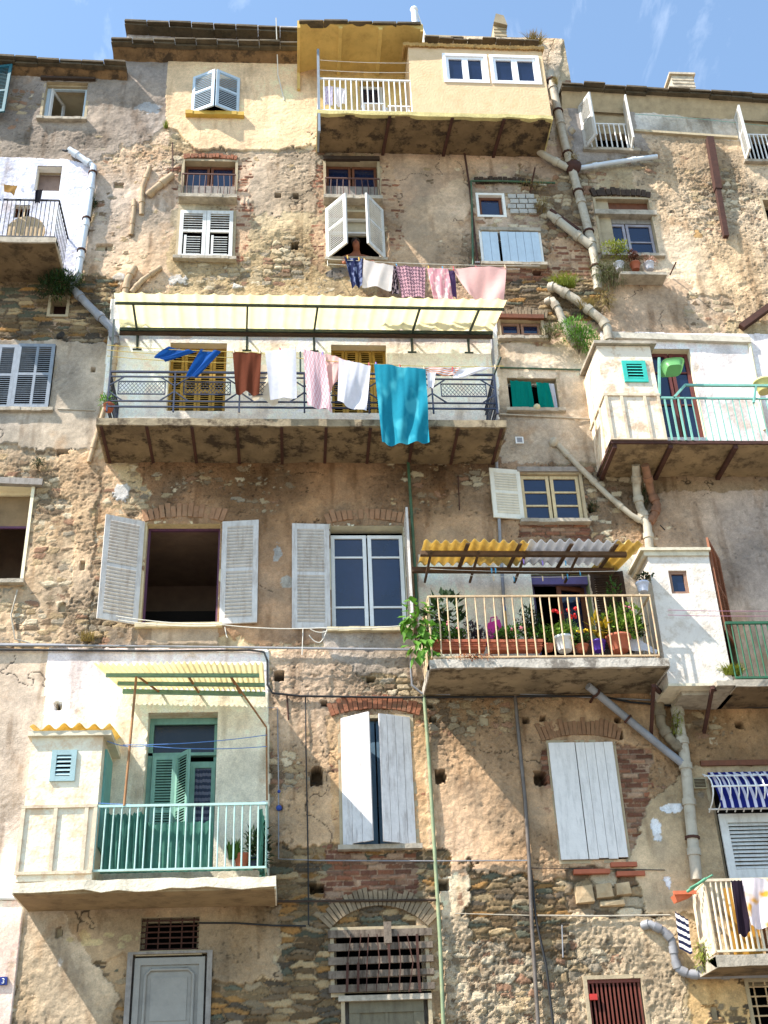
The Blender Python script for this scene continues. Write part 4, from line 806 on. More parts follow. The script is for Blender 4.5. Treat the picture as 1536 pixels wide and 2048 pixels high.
# ================================================================== TOP LOGGIA AND YELLOW ROOM
DT = 1.0
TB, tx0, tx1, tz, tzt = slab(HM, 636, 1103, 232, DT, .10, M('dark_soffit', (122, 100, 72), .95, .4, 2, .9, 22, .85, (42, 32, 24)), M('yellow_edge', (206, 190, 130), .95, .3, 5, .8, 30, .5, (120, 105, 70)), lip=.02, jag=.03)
for px_ in (780, 905, 1008): x = P(px_, 232, DT).x; g = G(); g.hexa([(x-.03, -DT+.02, tz-.04), (x+.03, -DT+.02, tz-.04), (x-.05, 0, tz-.06), (x-.11, 0, tz-.06), (x-.03, -DT+.02, tz-.003), (x+.03, -DT+.02, tz-.003), (x-.05, 0, tz-.003), (x-.11, 0, tz-.003)]); g.build('beam', steel, TB)
zr = P(730, 160, DT-.04).z; xr = P(823, 190, DT).x
rail(TB, ((tx0+.02, .02), (tx0+.02, DT-.04), (xr, DT-.04)), tzt+.02, zr, (6, 17), .014, .018, whitep)
g = G(); g.bar((tx0+.02, -DT+.02, tz-.5), (tx0+.02, -DT+.02, P(640, 98, DT).z), .05); g.bar((tx0+.02, -DT+.02, tz-.02), (tx0+.02, -.03, tz-.02), .04); g.build('corner_post', bluew, TB)
g = G(); g.box(P(600, 200, 0).x-.06, P(600, 200, 0).x, -.1, 0, P(600, 185, 0).z, zc); g.build('pilaster', mustard, TB)
g = G(); g.bar(P(552, 36, .42), P(556, 150, .06), .02); g.bar(P(556, 150, .06), P(568, 200, .04), .02); g.build('cable', cord, HM)
# room
bx1 = P(1084, 165, DT).x; bz1 = P(950, 98, DT).z; g = G(); nx_ = 24; rows = []
bzb = tz+.015; w1o = [RC(891, 112, 971, 162, DT), RC(986, 116, 1075, 166, DT)]
# front wall with two window holes built from strips
xsb = [xr+.0, w1o[0][0], w1o[0][1], w1o[1][0], w1o[1][1], tx1]; wz0, wz1 = (w1o[0][2]+w1o[1][2])/2, (w1o[0][3]+w1o[1][3])/2
for i in range(5):
    if i in (1, 3): g.box(xsb[i], xsb[i+1], -DT, -DT+.1, bzb, wz0); g.box(xsb[i], xsb[i+1], -DT, -DT+.1, wz1, bz1)
    else: g.box(xsb[i], xsb[i+1], -DT, -DT+.1, bzb, bz1)
g.box(xr, xr+.1, -DT+.1, 0, bzb, bz1); g.box(tx1-.1, tx1, -DT+.1, 0, bzb, bz1); g.box(xr+.1, tx1-.1, -DT+.1, 0, bz1-.1, bz1)
RM = g.build('room_wall', M('pale_yellow_render', (218, 186, 146), .95, .10, 3, .9, 22, .4, (180, 150, 100)), HM)
fl = (Vector((1, 0, 0)), Vector((0, 0, 1)), Vector((0, -1, 0)))
for (a, b) in ((xsb[1], xsb[2]), (xsb[3], xsb[4])):
    g = G(); p = G(); pl = (Vector((a, -DT+.06, wz0)), *fl); W = b-a; H_ = wz1-wz0; g.pb(pl, -.05, W+.05, -.05, .015, .03, .085); g.pb(pl, -.05, W+.05, H_-.015, H_+.05, .03, .085); g.pb(pl, -.05, .015, .015, H_-.015, .03, .085); g.pb(pl, W-.015, W+.05, .015, H_-.015, .03, .085)
    for k in (0, 1): glazed(g, p, pl, .016+(W-.03)*k/2, .014+(W-.03)*(k+1)/2, .016, H_-.016, 1, (1,), .06)
    o = g.build('window', M('white_pvc', (240, 240, 242), .35, .02, 8, 0, dirt=0), RM); p.build('pane', glass, o)
g = G(); n = 46
for i in range(n):
    x = xr-.1+(tx1-xr+.15)*i/n; c = Vector((x+.03, -DT-.06, bz1+.02+random.uniform(-.015, .015))); g.tube([c, c+Vector((0, .5, .14))], .045, 6)
g.build('coping_tiles', M('ochre_tiles', (176, 140, 84), .9, .3, 9, .6, 30, .6, (90, 76, 50)), RM)
g = G(); g.box(xr+.02, tx1-.2, -.4, -.05, bz1+.02, bz1+.30); g.build('parapet', plaster, RM)
eave(RM, (850, 71), (1078, 80), .44, .04, layers=1, step=.28, y1=.0)

# ================================================================== RIGHT BALCONY WITH WHITE ROOM
DR = 1.05
RB, rx0, rx1, rz, rzt = slab(HR, 1224, 1640, 888, DR, .07, M('peeling_soffit', (150, 128, 96), .95, .4, 1.8, .9, 22, .7, (62, 46, 34)), steel, jag=.01)
for i, px_ in enumerate((1228, 1340, 1470, 1600)):
    x = P(px_, 888, DR).x; g = G(); g.box(x-.02, x+.05, -DR+.02, 0, rz-.07, rz-.003); g.build('beam', steel, RB)
ex = P(1316, 780, DR).x; ez = P(1262, 692, DR).z; g = G()
g.box(rx0, ex, -DR, -DR+.08, rzt, ez); g.box(rx0, rx0+.08, -DR+.08, 0, rzt, ez); g.box(ex-.08, ex, -DR+.08, 0, rzt, ez)
RE = g.build('balcony_room', M('cream_white_render', (232, 216, 194), .92, .10, 3, .9, 22, .64, (176, 140, 104)), RB)
g = G(); g.hexa([Vector(v) for v in ((rx0-.06, -DR-.08, ez), (ex+.1, -DR-.08, ez), (ex+.1, .0, ez+.12), (rx0-.06, .0, ez+.12), (rx0-.06, -DR-.08, ez+.06), (ex+.1, -DR-.08, ez+.06), (ex+.1, .0, ez+.18), (rx0-.06, .0, ez+.18))]); g.build('roof', concl, RE)
zp = P(1270, 790, DR).z; g = G(); g.box(rx0-.02, ex+.01, -DR-.03, -DR-.002, zp-.03, zp+.02)
for t in (0.02, .30, .72, .97): x = rx0+(ex-rx0)*t; g.box(x-.025, x+.025, -DR-.028, -DR-.002, rzt+.02, zp-.031)
g.box(rx0-.025, rx0-.002, -DR, 0, zp-.03, zp+.02); g.box(rx0-.02, ex, -DR-.028, -DR-.002, rzt-.0, rzt+.02)
for t in (.3, .65): g.box(rx0-.024, rx0-.002, -DR+DR*t, -DR+DR*t+.05, rzt, zp-.031)
g.build('panel_frame', M('cream_rusty_frame', (214, 196, 168), .8, .15, 8, .4, 40, .6, (130, 80, 50)), RE)
def vent(par, X0, X1, Z0, Z1, d, mat, n=5):
    g = G(); t = .07; g.box(X0, X0+t, -d-.03, -d, Z0, Z1); g.box(X1-t, X1, -d-.03, -d, Z0, Z1); g.box(X0+t, X1-t, -d-.029, -d, Z1-t, Z1); g.box(X0+t, X1-t, -d-.029, -d, Z0, Z0+t)
    o = g.build('vent', mat, par); b = G(); b.box(X0+t, X1-t, -d-.006, -d-.001, Z0+t, Z1-t); b.build('backing', black, o); s = G()
    for i in range(n):
        z = Z0+t+(Z1-Z0-2*t)*(i+.5)/n; s.hexa([(X0+t, -d-.028, z-.02), (X1-t, -d-.028, z-.02), (X1-t, -d-.008, z+.015), (X0+t, -d-.008, z+.015), (X0+t, -d-.028, z-.014), (X1-t, -d-.028, z-.014), (X1-t, -d-.008, z+.021), (X0+t, -d-.008, z+.021)])
    s.build('slat', mat, o); return o
vent(RE, *RC(1246, 723, 1293, 765, DR), DR, M('turquoise_wood', (52, 180, 164), .6, .1))
o = window('D5', HR, M('maroon_wood', (104, 52, 46), .7, .2), 2, (1, 2, 2), 1, .16, .06, rmat=creamm, sill=False)
zr2 = P(1450, 771, DR).z; zr3 = P(1450, 797, DR).z; g = G(); xa = P(1372, 780, DR).x
g.bar((xa, -DR, zr2), (rx1, -DR, zr2), .04); g.bar((xa-.25, -DR, zr3), (rx1, -DR, zr3), .03); g.bar((xa-.25, -DR, zr3), (xa, -DR, zr2), .04); g.bar((ex, -DR, zr3-.0), (xa-.2, -DR, zr3), .04)
for k in range(1, 3): xx = xa+1.25*k; g.bar((xx, -DR, zr2), (xx-.12, -DR-.02, zr3-.1), .035)
g.bar((ex+.0, -DR, zr3), P(1318, 716, DR), .04); n = 22
for i in range(n): x = ex+.08+(rx1-ex)*i/n; g.bar((x, -DR, rzt), (x, -DR, zr3), .03 if i < 4 else .014)
g.build('railing', turqm, RB)
g = G(); a = P(1210, 672, .06); b = P(1500, 682, .06); g.bar(a, b, .1, .13); g.build('ledge', M('pale_ledge', (204, 194, 176), .9, .2, 6, .5, 30, .4), HR); g = G(); g.tube([P(1498, 682, .05), P(1512, 760, .05), P(1530, 860, .05)], .035); g.build('conduit', creamm, HR)

# ================================================================== FLOWER BALCONY
DF = 1.12
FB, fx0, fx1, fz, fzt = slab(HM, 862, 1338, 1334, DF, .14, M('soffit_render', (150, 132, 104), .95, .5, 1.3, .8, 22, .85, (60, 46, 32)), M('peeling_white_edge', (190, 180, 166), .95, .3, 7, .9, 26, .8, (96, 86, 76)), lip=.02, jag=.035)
zf = P(1080, 1192, DF-.05).z; rail(FB, ((fx0+.03, .05), (fx0+.03, DF-.05), (fx1-.10, DF-.05), (fx1-.10, .02)), fzt+.05, zf, (7, 24, 5), .012, .014, rustb, wob=.012)
A_, B_ = P(848, 1082, 1.30), P(1262, 1084, 1.30); C_, D_ = P(836, 1128, .45), P(1228, 1130, .45)
yel = M('yellow_sheet', (238, 216, 146), .5, .12, 3, .1, 40, .4, (150, 120, 60), trans=.4); whs2 = M('white_sheet', (226, 228, 232), .5, .06, 3, .1, 40, .25, (150, 150, 150), trans=.3)
g = corr(A_, A_.lerp(B_, .51), C_, C_.lerp(D_, .51), .15, .032); FA = g.build('awning', yel, HM)
corr(A_.lerp(B_, .505)+Vector((0, 0, .012)), A_.lerp(B_, .94)+Vector((0, 0, .012)), C_.lerp(D_, .505)+Vector((0, 0, .012)), C_.lerp(D_, .94)+Vector((0, 0, .012)), .15, .032).build('sheet', whs2, FA)
corr(A_.lerp(B_, .93), A_.lerp(B_, 1.06), C_.lerp(D_, .93)+Vector((-.1, .4, .1)), C_.lerp(D_, 1.04)+Vector((0, .4, .1)), .15, .032).build('sheet', yel, FA)
g = G(); Zv = Vector((0, 0, -.09)); fr = lambda t, v: A_.lerp(B_, t).lerp(C_.lerp(D_, t), v)+Zv
g.bar(fr(-.01, .32), fr(1.0, .32), .08, .07); g.bar(fr(-.03, 1.05), fr(1.0, 1.05), .08, .08)
for t in (.04, .27, .50, .76): g.bar(fr(t, .2)+Vector((.0, 0, -.0)), fr(t, 1.3)+Vector((0, 0, -.12)), .035, .03)
for t in (.21, .46, .71, .93): g.bar(fr(t, .0)+Vector((0, 0, .05)), fr(t, 1.1)+Vector((0, 0, .05)), .06, .02)
g.build('awning_frame', M('brown_beam', (98, 74, 54), .85, .3, 10, .5, 40, .5, (52, 40, 32)), FA)
o = opening('D3', HM, 'balcony_door', M('purple_paint', (106, 92, 134), .7), rmat=M('lime_reveal', (150, 160, 110), .9), sill=False, depth=.26, fw=.08); x0, x1, z0, z1 = OW['D3']
louvre((Vector((x0+.42, .1, z0+.1)), Vector((1, .25, 0)).normalized(), Vector((0, 0, 1)), Vector((.25, -1, 0)).normalized()), .5, z1-z0-.25, brownw, o, (), name='glazed_leaf'); g = G(); g.box(x0+.48, x0+.9, .24, .245, z0+.5, z1-.2); g.build('pane', glass, o)
g = G(); g.box(x0-.0, x1, .02, .1, z1-.16, z1-.0); g.build('lintel', MATS['purple_paint'], o)
louvre(plane(x1+.02, .03, z0, 168, -1), .55, z1-z0, darkw, o, PN2, fw=.07)
# white room beside it
DW = .80
wx0, wx1 = P(1306, 1180, DW).x, P(1446, 1260, DW).x; wz1 = P(1355, 1104, DW).z; wz0 = P(1390, 1368, DW).z; g = G(); nw = RC(1340, 1141, 1377, 1187, DW)
g.box(wx0, nw[0], -DW, -DW+.1, wz0, wz1); g.box(nw[1], wx1, -DW, -DW+.1, wz0, wz1); g.box(nw[0], nw[1], -DW, -DW+.1, wz0, nw[2]); g.box(nw[0], nw[1], -DW, -DW+.1, nw[3], wz1)
g.box(wx0, wx0+.1, -DW+.1, 0, wz0, wz1); g.box(wx1-.1, wx1, -DW+.1, 0, wz0, wz1); g.box(wx0+.1, wx1-.1, -DW+.1, 0, wz0, wz0+.1)
WR = g.build('balcony_room', M('bright_render', (222, 212, 200), .92, .10, 3, .9, 22, .62, (186, 170, 150)), HR)
g = G(); g.box(wx0-.12, wx1+.03, -DW-.07, 0, wz1, wz1+.05); g.box(wx0-.06, wx1+.0, -DW-.035, 0, wz1-.08, wz1-.0); g.build('roof', M('cream_coping', (216, 204, 178), .9, .12, 6, .4, 30, .4), WR); g = G(); g.box(wx0-.02, wx1+.03, -DW-.03, -.0, wz0-.04, wz0); g.build('base_ledge', MATS['cream_coping'], WR)
g = G(); p = G(); glazed(g, p, (Vector((nw[0], -DW+.08, nw[2])), *fl), 0, nw[1]-nw[0], 0, nw[3]-nw[2], 1, (1,), .05); o = g.build('window', MATS['pinkish_wood'], WR); p.build('pane', glass, o)
for (a, b, c, d_) in ((1307, 1372, 1302, 1470), (1425, 1375, 1408, 1465), (1500, 1372, 1440, 1380)): g = G(); g.bar(P(a, b, .9), P(c, d_, .04), .05); g.bar(P(a, b, .9), P(a+20, b+18, .04), .06); g.build('bracket', steel, HR)
o = opening('D6', HR, 'door', brownw, sill=False, depth=.2, back=M('dark_brown_door', (88, 46, 34), .7, .2)); x0, x1, z0, z1 = OW['D6']
louvre(plane(x1+.0, .03, z0+.45, 60, -1), .85, z1-z0-.35, M('orange_brown_wood', (140, 84, 52), .65, .2, 10, .3, 50, .3, (80, 50, 34), streak=True), o, ((0, .5, 0, .5), (.5, 1, 0, .5), (0, .5, .5, 1), (.5, 1, .5, 1)), fw=.07, gap=.05)
SB, sx0, sx1, sz, szt = slab(HR, 1474, 1660, 1372, .95, .12, conc, concl)
rail(SB, ((sx0+.02, .92), (sx1, .92)), szt+.03, P(1480, 1246, .92).z, (15,), .012, .02, M('dark_green_paint', (44, 96, 68), .6, .15, 12, .2, 60, .3, (90, 60, 40)))
g = G(); g.box(sx0-.75, sx0+.05, -.62, -.0, sz-.0, szt); g.box(sx0-.3, sx0+.1, -.95, -.6, sz+.02, szt-.02); g.build('slab_step', concl, SB)
# ================================================================== LOWER LEFT BALCONY
DL = 1.05
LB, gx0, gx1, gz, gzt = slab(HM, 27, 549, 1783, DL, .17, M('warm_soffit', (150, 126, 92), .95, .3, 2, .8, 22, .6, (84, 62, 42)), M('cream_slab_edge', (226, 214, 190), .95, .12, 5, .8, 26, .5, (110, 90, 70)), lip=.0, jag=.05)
zl = P(365, 1610, DL-.06).z; zl0 = P(365, 1738, DL-.06).z; xm = P(187, 1670, DL).x
rail(LB, ((xm+.02, DL-.06), (gx1-.12, DL-.06), (gx1-.12, .02)), zl0, zl, (21, 6), .012, .017, paleg)
ezl = P(130, 1474, DL-.04).z; ex0, ex1 = P(50, 1600, DL-.04).x, P(196, 1600, DL-.04).x; DE = DL-.04
g = G(); g.box(ex0, ex1, -DE, -DE+.08, gzt, ezl); g.box(ex0, ex0+.08, -DE+.08, 0, gzt, ezl); g.box(ex1-.08, ex1, -DE+.08, 0, gzt, ezl)
LE = g.build('balcony_room', M('cream_room_render', (230, 220, 196), .92, .10, 3, .9, 22, .64, (206, 170, 130)), LB)
g = G(); g.box(ex0-.05, ex1+.12, -DE-.07, 0, ezl, ezl+.07); g.build('roof', MATS['cream_coping'], LE)
corr((ex0-.03, -DE-.1, ezl+.12), (ex1+.10, -DE-.1, ezl+.12), (ex0-.03, 0, ezl+.3), (ex1+.10, 0, ezl+.3), .21, .038).build('sheet', yel, LE)
vent(LE, *RC(102, 1501, 152, 1563, DE), DE, M('pale_blue_grey_wood', (150, 176, 178), .6, .1)); g = G(); g.box(ex1+.001, ex1+.03, -DE+.25, -.15, gzt+.5, ezl-.1); g.build('door_leaf', M('teal_door', (106, 164, 154), .6, .12), LE)
g = G(); g.box(ex0-.03, ex1+.0, -DE-.03, -DE-.002, zl-.02, zl+.02); g.box(ex0-.03, ex1, -DE-.03, -DE-.002, zl0-.04, zl0)
for t in (.0, .44, .86, .98): x = ex0+(ex1-ex0)*t; g.box(x-.025, x+.025, -DE-.028, -DE-.002, zl0, zl-.021)
g.build('panel_frame', MATS['cream_rusty_frame'], LE)
net = M('green_netting', (70, 124, 108), .9, .2, 8, .3, 60, 0, trans=.3); g = G()
def wavy(p, q, z0_, z1_, n=24, a=.04):
    p, q = Vector(p), Vector(q); u = (q-p); nn = Vector((-u.y, u.x, 0)).normalized(); rows = []
    for j in range(7): rows.append([p+u*(i/n)+nn*(a*math.sin(i*1.9+j*.4))*(1-.3*j/6)+Vector((0, 0, z0_+(z1_+random.uniform(-.05, .0)*(j == 6)-z0_)*j/6)) for i in range(n+1)])
    return rows
g.grid(wavy((xm+.1, -DL+.12, 0), (P(290, 1670, DL-.1).x, -DL+.12, 0), zl0, zl-.06)); g.grid(wavy((gx1-.2, -DL+.1, 0), (gx1-.16, -.1, 0), zl0, zl-.04)); g.grid(wavy((xm+.1, -DL+.14, 0), (gx1-.3, -DL+.14, 0), zl0-.02, zl0+.04, 60, .01))
o = g.build('netting', net, LB)
G().grid(wavy((P(290, 1680, DL-.15).x, -DL+.2, 0), (P(425, 1680, DL-.15).x, -DL+.2, 0), zl0, zl-.18, 30, .02)).build('netting', net, LB)
o = opening('D4', HM, 'balcony_door', greenw, rmat=MATS['cream_room_render'], sill=False, depth=.3, fw=.06, back=black); x0, x1, z0, z1 = OW['D4']; H = z1-z0; W = x1-x0
g = G(); g.box(x0, x1, .2, .27, z1-.10, z1); g.box(x0, x1, .18, .27, z0+H*.745, z0+H*.765); g.box(x0, x0+.07, .18, .27, z0, z1-.1); g.build('frame', greenw, o); g = G(); g.box(x0+.07, x1-.06, .24, .25, z0+H*.765, z1-.1); g.build('pane', M('dull_glass', (30, 32, 34), .15, .2, 2, 0), o)
louvre((Vector((x0+.08, .16, z0)), *fl), W*.34, H*.74, greenw, o, PN2, fw=.06, gap=.04); louvre(plane(x0+.08+W*.34+.02, -.15, z0, 55), W*.36, H*.74, greenw, o, PN2, fw=.06, gap=.04)
pl = (Vector((x0+W*.62, .2, z0)), *fl); g = G(); g.pb(pl, 0, .07, 0, H*.7, 0, .04); g.pb(pl, W*.36-.06, W*.36, 0, H*.7, 0, .04); g.pb(pl, .07, W*.36-.06, H*.66, H*.7, .001, .039); g.pb(pl, .07, W*.36-.06, 0, H*.28, .001, .03); q = g.build('glazed_leaf', greenw, o)
g = G(); g.grid([[Vector((x0+W*.62+.06+(W*.36-.11)*i/20, .19+.012*math.sin(i*1.7), z0+H*.28+H*.38*j/8)) for i in range(21)] for j in range(9)]); g.build('lace_curtain', cloth_mat('lace', (70, 76, 96), (120, 124, 140), 'hstripe', 3, .2), o, [(i/20, j/8) for j in range(9) for i in range(21)])
A_, B_, C_, D_ = P(187, 1328, 1.15), P(527, 1326, 1.15), P(238, 1376, .12), P(531, 1382, .12)
LA = corr(A_, B_, C_, D_, .085, .026, sub=6).build('awning', M('yellowed_sheet', (249, 243, 216), .5, .08, 3, .1, 40, .3, (210, 190, 120), trans=.5), HM); g = G(); Zv = Vector((0, 0, -.06)); fr = lambda t, v: A_.lerp(B_, t).lerp(C_.lerp(D_, t), v)+Zv
g.bar(fr(.03, .3), fr(.97, .3), .05); g.bar(fr(.05, .64), fr(1, .64), .05); g.bar(fr(.03, .98), fr(1, .98), .06); g.build('awning_frame', M('dull_teal_wood', (112, 150, 132), .7, .2), LA)
a = fr(.215, .3)
for q_, r_ in (([a, Vector((a.x-.02, -DL+.05, zl))], .02), ([a, fr(.29, 1.1)], .018), ([fr(.53, .3), fr(.55, 1.1)], .018), ([fr(.79, .3), fr(.84, 1.15)], .018), ([fr(.79, .3), P(533, 1455, .03), P(534, 1600, .2)], .015)): G().tube(q_, r_, 6).build('strut', M('rusty_strut', (156, 112, 72), .8, .3, 12, .3, 50, .5, (110, 60, 36)), LA)
pipe(HM, [(272, 1600, .03), (272, 1440, .03), (276, 1418, .03), (360, 1413, .03), (440, 1411, .03), (555, 1416, .03), (557, 1560, .03), (557, 1718, .03), (640, 1721, .03), (860, 1722, .06), (1056, 1721, .04)], .010, pipeg, name='conduit', n=6)
g = G(); g.sph(P(558, 1616, .05), .045); g.sph(P(558, 1583, .04), .025); g.build('junction_box', M('blue_plastic', (40, 66, 140), .5, .05, 8, 0), HM)
# ================================================================== BOTTOM RIGHT BALCONY
DB = .95
BB, bx0, bx1_, bz, bzt = slab(HR, 1437, 1700, 1931, DB, .16, conc, concl)
zrb = P(1450, 1760, DB-.04).z; rail(BB, ((bx0+.1, .05), (bx0+.02, DB-.04), (bx1_, DB-.04)), bzt+.05, zrb, (11, 24), .017, .018, M('cream_paint_metal', (222, 206, 178), .6, .12, 12, .2, 60, .5, (150, 96, 56)))
g = G(); g.box(bx0+.35, bx0+.75, -DB+.3, -DB+.32, bzt, zrb-.05); g.build('board', M('ochre_board', (190, 140, 50), .8, .25), BB)
g = G(); g.box(bx0+.78, bx1_, -DB+.25, -DB+.27, bzt, zrb-.1); g.build('reed_screen', M('brown_reed', (122, 88, 58), .9, .35, 30, .8, 60, .3), BB)
pipe(HR, [(1284, 1852, .0), (1300, 1848, .08), (1328, 1862, .08), (1344, 1880, .08), (1350, 1920, .08), (1356, 1938, .08), (1376, 1948, .1), (1400, 1950, .14), (1600, 1946, .14)], .055, pipeg, collars=.5)

# ================================================================== drains and cables
pipe(HM, [(1100, 145, .12), (1112, 205, .12), (1130, 290, .12), (1150, 360, .12), (1174, 450, .12), (1190, 520, .12), (1196, 580, .14)], .085, pipem, collars=1.0)
pipe(HM, [(1056, 284, .1), (1090, 312, .12), (1136, 336, .14)], .075, pipem, collars=.8); pipe(HR, [(1160, 336, .1), (1220, 326, .12), (1314, 313, .12)], .05, pipew, collars=.7)
g = G(); g.sph(P(1146, 334, .14), .17, 10, 8, (1, .7, 1), .14); g.build('pipe_joint', steel, HM)
pipe(HM, [(1140, 265, .14), (1148, 258, .2)], .07, pipem)
pipe(HM, [(1098, 426, .12), (1130, 452, .14), (1182, 492, .14)], .085, pipem, collars=.6); 
for p_, q_, r_ in ((P(1100, 420, .2), P(1160, 462, .1), .06), (P(1070, 335, .3), P(1060, 385, .04), .025), (P(1352, 524, .3), P(1340, 550, .03), .02)): g = G(); g.bar(p_, q_, r_); g.build('iron_bar', steel, HM)
pipe(HM, [(1098, 575, .05), (1110, 574, .12), (1150, 598, .14), (1204, 640, .14), (1214, 655, .14), (1222, 700, .12)], .085, pipem, collars=.55)
pipe(HM, [(1092, 606, .03), (1104, 600, .12), (1118, 622, .12), (1134, 664, .08), (1150, 690, .05)], .07, pipem, collars=.5)
pipe(HM, [(1126, 270, .04), (1160, 400, .04), (1196, 540, .05)], .03, pipeg); 
pipe(HM, [(1108, 880, .05), (1160, 935, .08), (1215, 990, .08), (1262, 1030, .1), (1290, 1046, .1)], .05, pipem, collars=.8); g = G(); g.sph(P(1108, 884, .06), .09); g.build('pipe_joint', pipem, HM)
pipe(HR, [(1272, 930, .5), (1274, 985, .14), (1280, 1015, .12), (1294, 1045, .12), (1299, 1100, .12)], .075, pipem, collars=.45); pipe(HR, [(1290, 930, .6), (1302, 985, .16), (1314, 1010, .14), (1308, 1032, .14), (1296, 1048, .12)], .07, M('brown_pipe', (136, 96, 72), .8, .25, 7, .4, 40, .5), collars=.45)
pipe(HM, [(1176, 1372, .5), (1240, 1425, .14), (1330, 1500, .14), (1368, 1530, .14)], .06, pipeg, collars=0)
pipe(HR, [(1318, 1405, .1), (1322, 1450, .12), (1340, 1478, .12), (1368, 1504, .12)], .075, M('dirty_pipe', (134, 120, 98), .8, .2, 7, .4, 40, .6), collars=.5); pipe(HR, [(1350, 1390, .1), (1360, 1460, .12), (1368, 1505, .12), (1374, 1560, .12), (1382, 1650, .12), (1393, 1760, .12)], .085, pipem, collars=.9)
for q, r, m, nm in (([(815, 905, .05), (820, 980, .05), (829, 1120, .05), (835, 1230, .05)], .026, M('green_pipe', (62, 92, 66), .6, .25, 7, .2, 40, .5, (120, 120, 90)), 'conduit'),
    ([(848, 1390, .05), (858, 1520, .05), (869, 1700, .05), (880, 1880, .05), (888, 2080, .05)], .028, M('light_green_pipe', (132, 146, 112), .6, .25, 7, .2, 40, .6, (170, 160, 120)), 'conduit'),
    ([(982, 660, .04), (990, 780, .04), (992, 900, .04), (1000, 1080, .04), (1006, 1180, .04), (1010, 1300, .04)], .028, pipeg, 'conduit'),
    ([(946, 530, .04), (944, 420, .04), (942, 362, .05), (1000, 362, .05), (1110, 366, .05)], .022, MATS['green_pipe'], 'conduit'), ([(950, 525, .05), (960, 525, .05)], .02, pipeg, 'conduit'),
    ([(928, 300, .05), (940, 380, .04), (956, 530, .04)], .02, steel, 'conduit'),
    ([(1030, 1392, .05), (1038, 1480, .05), (1050, 1600, .05), (1058, 1720, .05), (1064, 1860, .05), (1078, 2080, .05)], .030, M('dull_steel_pipe', (110, 100, 92), .5, .25, 7, .2, 40, .5, (70, 54, 44), metal=.3), 'conduit'),
    ([(1062, 1740, .04), (1072, 1840, .04), (1092, 1930, .05), (1110, 2080, .05)], .018, cable, 'cable'), ([(1124, 1850, .02), (1126, 1915, .02)], .01, pipeg, 'cable'),
    ([(-60, 1290, .07), (130, 1291, .07), (400, 1294, .07), (820, 1299, .07), (822, 1340, .07), (824, 1370, .07), (842, 1386, .07), (900, 1388, .07)], .020, pipeg, 'conduit'),
    ([(-60, 1299, .08), (100, 1300, .07), (300, 1302, .07), (500, 1300, .07), (528, 1304, .07), (535, 1322, .07), (535, 1370, .07), (545, 1386, .07), (600, 1392, .06), (800, 1395, .06), (1030, 1393, .06), (1200, 1392, .06), (1260, 1404, .06), (1350, 1412, .06), (1600, 1415, .06)], .017, cable, 'cable'),
    ([(1040, 1388, .05), (1300, 1400, .05), (1400, 1408, .05), (1600, 1408, .05)], .013, pipeg, 'cable'),
    ([(611, 1392, .03), (612, 1500, .03), (616, 1700, .03), (617, 1850, .03)], .010, cable, 'cable'), ([(574, 1392, .03), (577, 1440, .03)], .012, steel, 'cable'),
    ([(50, 1797, .05), (300, 1800, .05), (560, 1803, .05), (874, 1800, .05)], .018, darkw, 'cable'), ([(398, 1846, .03), (470, 1846, .03), (545, 1851, .03), (612, 1852, .03)], .013, cable, 'cable'),
    ([(1075, 1831, .04), (1200, 1832, .04), (1340, 1830, .04)], .012, pipem, 'cable'), ([(910, 1827, .03), (1062, 1831, .03)], .008, pipem, 'cable'), ([(1060, 1736, .04), (1330, 1740, .04)], .006, cable, 'cable'),
    ([(1000, 828, .04), (1180, 838, .04)], .015, pipem, 'cable'), ([(115, 818, .03), (190, 821, .03)], .014, pipem, 'cable'), ([(916, 952, .02), (919, 1020, .02)], .010, steel, 'cable'), ([(1000, 735, .04), (1180, 740, .04)], .016, MATS['green_pipe'], 'cable'),
    ([(126, 300, .1), (131, 302, .12), (138, 300, .12)], .025, iron, 'cable'), ([(345, 285, .1), (346, 345, .04)], .012, steel, 'cable'), ([(1270, 228, .1), (1400, 238, .08), (1536, 252, .08)], .005, turqm, 'cable'), ([(1296, 1060, .02), (1300, 1100, .02)], .02, pipem, 'cable'),
    ([(1320, 1050, .0), (1330, 1060, .0)], .01, cable, 'cable')):
    pipe(HM if q[0][0] < 1300 else HR, q, r, m, nm, n=7)
# ================================================================== laundry
def cloth(name, q, d, mat, label, cat, group=None, folds=4, amp=.03, hem=.02, gather=0, nu=36, nv=26, tilt=0, top=.012, par=None, ph=None):
    TL, TR, BR, BL = [P(a, b, d if not isinstance(d, tuple) else d[i]) for i, (a, b) in enumerate(q)]
    g = G(); rows = []; uv = []; ph = random.uniform(0, 6) if ph is None else ph; k1 = random.uniform(.7, 1.3)
    for j in range(nv+1):
        v = j/nv; L = TL.lerp(BL, v); R = TR.lerp(BR, v); r = []
        for i in range(nu+1):
            u = i/nu; p = L.lerp(R, u); a = amp*.8*(.35+.65*v)
            f = math.sin(2*math.pi*folds*.55*u*(1+.25*math.sin(v*2+ph))+ph+v*2.2*k1)*.75+math.sin(2*math.pi*folds*.4*u+ph*2-v*3)*.5+math.sin(2*math.pi*folds*1.7*u+ph*3+v*4)*.16*(1-v*.5)
            p = p+Vector((a*.2*math.cos(2*math.pi*folds*u+ph), -a*f-tilt*v, 0))
            p.z -= top*abs(math.sin(math.pi*u*3))*(1-v)+hem*v*v*(math.sin(2*math.pi*u*folds*.5+ph)+.6*math.sin(9*u+ph*3))
            r.append(p); uv.append((u, v))
        rows.append(r)
    g.grid(rows)
    if par is not None: return g.build(name, mat, par, uv)
    return g.lone(name, mat, label, cat, group, uv)
GU, GL = 'washing on the upper clothesline', 'washing along the long balcony'
DU = .62
